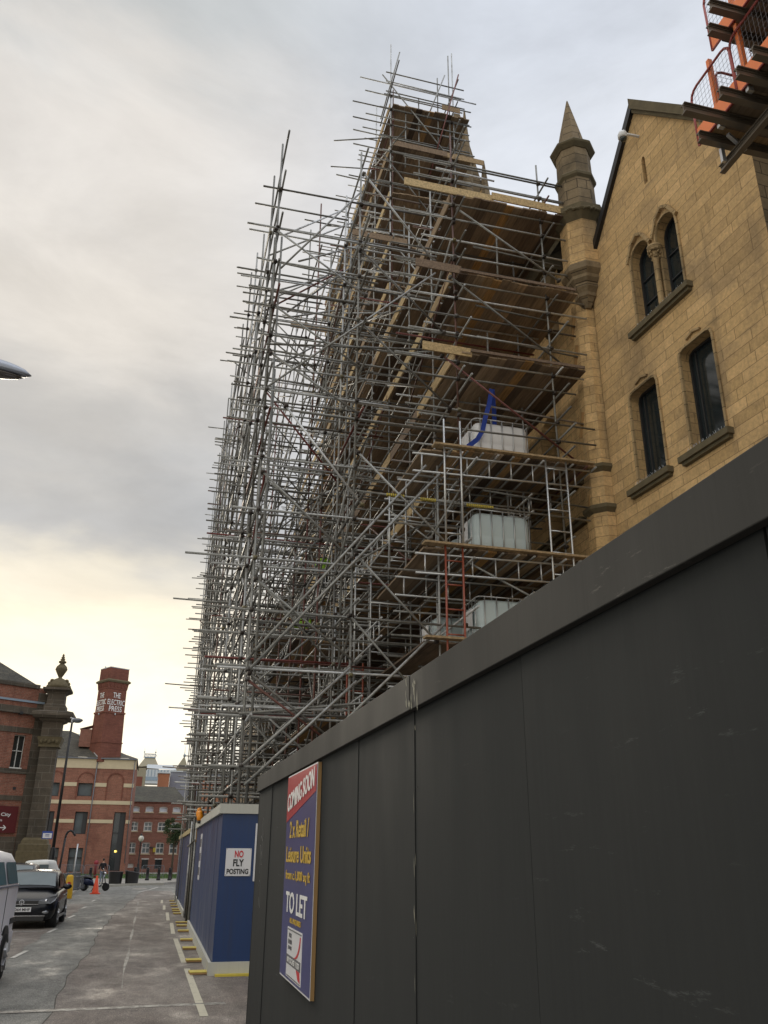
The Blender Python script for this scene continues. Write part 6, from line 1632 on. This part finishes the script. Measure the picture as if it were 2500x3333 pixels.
def tower_ring(z, k=1.0, c0=-5.95):
    # near corner at c0; sides 1.15 and 1.9 wide as seen
    c = Vector((-5.42, 96.3, z)); s = 1.12*k
    e1 = Vector((math.cos(ta), math.sin(ta), 0)); e2 = Vector((-math.sin(ta), math.cos(ta), 0))
    return [c + e1*a*s + e2*b*s for a, b in ((-1,-1),(1,-1),(1,1),(-1,1))]
def tpart(nm, mat, *zk):
    mb = MB(); mb.loft([tower_ring(z, k) for z, k in zk], .5, smooth=False); mb.build(nm, mat, tw, fix=True)
tpart('lower_shaft', M['brick_tower'], (10.2,1.10),(12.15,1.08)); tpart('string_course', M['brick_tower'], (12.15,1.13),(12.28,1.13))
tpart('shaft', M['brick_tower'], (12.28,1.07),(15.2,1.02)); tpart('string_course', M['brick_tower'], (15.2,1.08),(15.38,1.08))
tpart('lettered_stage', M['brick_tower'], (15.38,.99),(17.75,.97)); tpart('corbel_stage', M['brick_tower'], (17.75,1.0),(18.45,1.07)); tpart('ledge', M['stone_moss'], (18.45,1.16),(18.62,1.22),(18.78,1.06))
tpart('crown', M['brick_tower'], (18.78,.99),(20.0,.98)); tpart('capping', M['far_metal'], (20.0,1.0),(20.08,1.0))
e1 = Vector((math.cos(ta), math.sin(ta), 0)); e2 = Vector((-math.sin(ta), math.cos(ta), 0)); tc_ = Vector((-5.42,96.3,0))
mb = MB()
for k in range(5):
    for (d, o_) in ((e1, -e2), (e2, -e1)):
        p = tc_ + o_*1.12*1.0 + d*(-.85+.42*k) + Vector((0,0,17.95)); mb.bar(p + o_*.03, p + o_*.03 + Vector((0,0,.32)), .14, .10, up=tuple(d))
mb.build('corbel', M['brick_tower'], tw)
mb = MB(); mb.box((-6.0,96,20.08),(-5.0,97,20.2)); mb.box((-6.55,96.4,20.08),(-6.4,96.6,20.35)); mb.build('roof_hatch', M['far_metal'], tw)
# lettering on both faces: right-hand face normal -e2, reads along e1; left-hand face normal -e1, reads along -e2
for (nrm, ud, w) in ((-e2, e1, 1.0), (-e1, -e2, 1.0)):
    o_ = tc_ + nrm*(1.12*.985+.02)
    for t, z, ww in (('THE', 17.10, .86), ('ELECTRIC', 16.35, 1.98), ('PRESS', 15.68, 1.48)):
        text_obj(t, 'lettering', M['letters_white'], o_ + Vector((0,0,z)), ud, (0,0,1), ww*w, .56, tw, .01, .005)
mb = MB()
for o_ in (-e2, -e1): mb.ball(tc_ + o_*1.22 + Vector((0,0,15.12)), (.08,.08,.11), 8, 6)
mb.build('floodlight', M['far_metal'], tw)

# ---------------------------------------------------------------- brick mill
ml = empty('brick_mill', (1, 110, -.7)); tag(ml, 'pale red brick mill with rows of small white windows, beyond the square', 'building')
Y = 110.0
cols = [-2.31, -.70, .90, 2.46, 4.1]
hol = []
for c in cols:
    hol += [archp(c,5.98,c+.92,6.62,6.50), archp(c,3.86,c+.94,4.90,4.80), archp(c,1.40,c+.92,2.62,2.52)]
hol += [rect(-.52,-.25,.20,.74), rect(.98,-.25,1.76,.76), rect(-2.2,-.15,-1.4,.3)]
mb = MB(); pane_wall(mb, [(-12,-.8),(16,-.8),(16,7.05),(-12,7.05)], hol, (0,Y,0), (1,0,0), (0,0,1), .22); mb.build('wall', M['brick_pale'], ml)
for i, c in enumerate(cols):
    for (z0, z1, kind) in ((5.98,6.62,0),(3.86,4.90,1),(1.40,2.62,1)):
        mb = MB(); mb.box((c-.02,Y+.23,z0-.02),(c+.96,Y+.25,z1)); o = mb.build('window', M['blind'] if kind == 0 else M['glass_pale'], ml)
        mb = MB(); f = .09; x1 = c+.94
        mb.box((c,Y+.12,z0),(c+f,Y+.224,z1)); mb.box((x1-f,Y+.12,z0),(x1,Y+.224,z1)); mb.box((c+f,Y+.12,z0),(x1-f,Y+.224,z0+f)); mb.box((c+f,Y+.12,z1-f*1.6),(x1-f,Y+.224,z1))
        if kind: mb.box((c+.44,Y+.13,z0+f),(c+.50,Y+.226,z1-f)); mb.box((c+f,Y+.125,(z0+z1)/2-.04),(c+.44,Y+.225,(z0+z1)/2+.04)); mb.box((c+.5,Y+.125,(z0+z1)/2-.04),(x1-f,Y+.225,(z0+z1)/2+.04))
        mb.build('frame', M['white_paint'], o)
        mb = MB(); mb.box((c-.06,Y-.06,z0-.12),(c+1.0,Y+.1,z0-.01)); mb.build('sill', M['cream'], o)
for (x0, x1) in ((-.52,.20),(.98,1.76)):
    mb = MB(); mb.box((x0,Y+.2,-.25),(x1,Y+.23,.76)); o = mb.build('door', M['glass_dark'], ml)
    mb = MB(); mb.box((x0-.06,Y-.03,.76),(x1+.06,Y+.1,.86)); mb.build('lintel', M['white_paint'], o)
mb = MB(); mb.box((-2.2,Y+.15,-.15),(-1.4,Y+.18,.3)); mb.build('window', M['white_paint'], ml)
mb = MB(); mb.box((.15,Y-.05,1.95),(.75,Y-.01,2.1)); mb.build('name_board', M['frame_dark'], ml)
mb = MB(); mb.box((.62,Y-.14,1.55),(.92,Y-.06,2.02)); mb.build('alarm_box', M['yellow'], ml)
mb = MB(); mb.box((-12,Y-.10,6.98),(16,Y+.05,7.12)); mb.box((-12,Y-.04,5.25),(16,Y+.02,5.33)); mb.build('eaves_course', M['brick_tower'], ml)
mb = MB(); mb.add([(-12,Y-.2,7.12),(4.15,Y-.2,7.12),(2.55,Y+5,9.2),(-12,Y+5,9.2)], [(0,1,2,3)], .5); mb.add([(4.15,Y-.2,7.12),(4.15,Y+10,7.12),(2.55,Y+5,9.2)], [(0,1,2)], .5); mb.add([(-12,Y+5,9.2),(2.55,Y+5,9.2),(4.15,Y+10,7.12),(-12,Y+10,7.12)], [(0,1,2,3)], .5)
mb.add([(4.16,Y-.2,7.1),(16,Y-.2,7.1),(16,Y+5,8.2),(4.16,Y+5,8.2)], [(0,1,2,3)], .5); mb.build('roof', M['slate'], ml)
# orange brick block seen through the foot of the scaffold
ob = empty('orange_brick_block', (9, 88, -.7)); tag(ob, 'orange brick block seen through the foot of the scaffold', 'building')
mb = MB(); pane_wall(mb, [(4.6,-.7),(16,-.7),(16,8.6),(4.6,8.6)], [rect(5.6+k*1.6,z,6.5+k*1.6,z+1.3) for k in range(6) for z in (1.4,4.2,6.6)], (0,89,0), (1,0,0), (0,0,1), .2); mb.build('wall', simple('orange_brick', (.33,.15,.085), .9, var=.2, scale=1.5), ob)
mb = MB(); mb.box((4.7,89.22,-.6),(15.9,89.25,8.5)); mb.build('glazing', M['glass_dark'], ob)
mb = MB(); mb.box((4.5,88.9,8.61),(16.1,97,8.8)); mb.build('roof', M['lead'], ob)

# ---------------------------------------------------------------- things far behind
f1 = empty('old_brick_chimney_house', (-2.5, 150, 0)); tag(f1, 'soot brown brick gable just right of the lettered tower building', 'building')
mb = MB(); mb.box((-3.5,150,-.7),(-1.6,158,14.4)); mb.add([(-3.6,149.9,14.42),(-1.5,149.9,14.7),(-1.5,158,14.7),(-3.6,158,14.42)],[(0,1,2,3)],.5); mb.box((-1.58,150.2,-.7),(-1.2,156,11.6)); mb.build('wall', M['far_stone'], f1)
mb = MB(); mb.box((-3.0,149.9,-.7),(-2.0,149.98,13.0)); mb.build('brick_face', M['brick_tower'], f1)
f2 = empty('orange_box_house', (2, 155, 0)); tag(f2, 'plain orange brick box above the mill roof', 'building')
mb = MB(); mb.box((.50,155,-.7),(2.35,165,14.0)); mb.build('wall', simple('orange_render', (.36,.15,.08), .9), f2)
mb = MB(); mb.box((.35,154.8,14.02),(2.5,165.2,14.2)); mb.build('coping', M['far_metal'], f2)
f3 = empty('grey_clad_building', (6, 160, 0)); tag(f3, 'grey clad modern block between the mill roof and the scaffold', 'building')
mb = MB(); mb.box((2.6,160,-.7),(14,175,14.7)); mb.build('wall', M['far_grey'], f3)
mb = MB(); mb.box((2.5,159.8,14.72),(14.1,175.2,14.9)); mb.build('coping', M['far_metal'], f3)
f4 = empty('iron_market_hall', (1, 240, 0)); tag(f4, 'distant glazed roof with ornate iron cresting and a little spire', 'building')
mb = MB(); mb.box((-8,240,-.7),(12,260,17.5)); mb.build('wall', M['far_stone'], f4)
mb = MB(); mb.add([(-4.6,238,22.2),(.7,238,22.2),(-.5,241,24.7),(-3.15,241,24.7)],[(0,1,2,3)],.5); mb.add([(-4.6,246,22.2),(.7,246,22.2),(-.5,243,24.7),(-3.15,243,24.7)],[(3,2,1,0)],.5); mb.add([(.7,238,22.2),(.7,246,22.2),(-.5,243,24.7),(-.5,241,24.7)],[(0,1,2,3)],.5); mb.add([(-4.6,238,22.2),(-4.6,246,22.2),(-3.15,243,24.7),(-3.15,241,24.7)],[(3,2,1,0)],.5)
mb.add([(7.0,238,25.2),(4.6,237,21.2),(8.4,237,21.2)],[(0,1,2)],.5); mb.add([(7.0,238,25.2),(8.4,237,21.2),(8.4,242,21.2)],[(0,1,2)],.5); mb.build('slate_roof', M['far_stone'], f4)
mb = MB(); mb.box((-3.3,240.8,24.7),(-.4,241,25.0)); mb.box((-3.3,240.8,25.6),(-.4,241,25.8))
for k in range(9): mb.bar((-3.3+.36*k,240.9,25.0),(-3.12+.36*k,240.9,25.6),.08,.08); mb.bar((-3.12+.36*k,240.9,25.6),(-2.94+.36*k,240.9,25.0),.08,.08)
for x in (-3.4,-.5): mb.tube((x,240.9,24.6),(x,240.9,27.1),.09,6,.5,r1=.03); mb.ball((x,240.9,26.2),(.2,.2,.2),8,6)
mb.build('iron_cresting', M['far_blue'], f4)
mb = MB(); mb.tube((7.0,238,24.6),(7.0,238,27.8),.12,6,.5,r1=.03); mb.ball((7.0,238,25.3),(.35,.35,.45),8,6); mb.build('finial', M['far_blue'], f4)
mb = MB(); mb.add([(-2.8,230,21.2),(5.1,230,20.9),(4.2,236,22.6),(-2.2,236,22.6)],[(0,1,2,3)],.5); mb.box((-2.8,230,17.5),(5.1,236,20.9)); mb.build('glazed_roof', M['far_metal'], f4)
mb = MB()
for k in range(10): mb.box((-2.7+k*.8,229.9,19.2),(-2.5+k*.8,229.98,20.8))
mb.box((-2.7,229.85,18.2),(5.0,229.95,19.1)); mb.build('truss', M['far_blue'], f4)

for o in list(scn.objects):
    if '_local' in o: del o['_local']
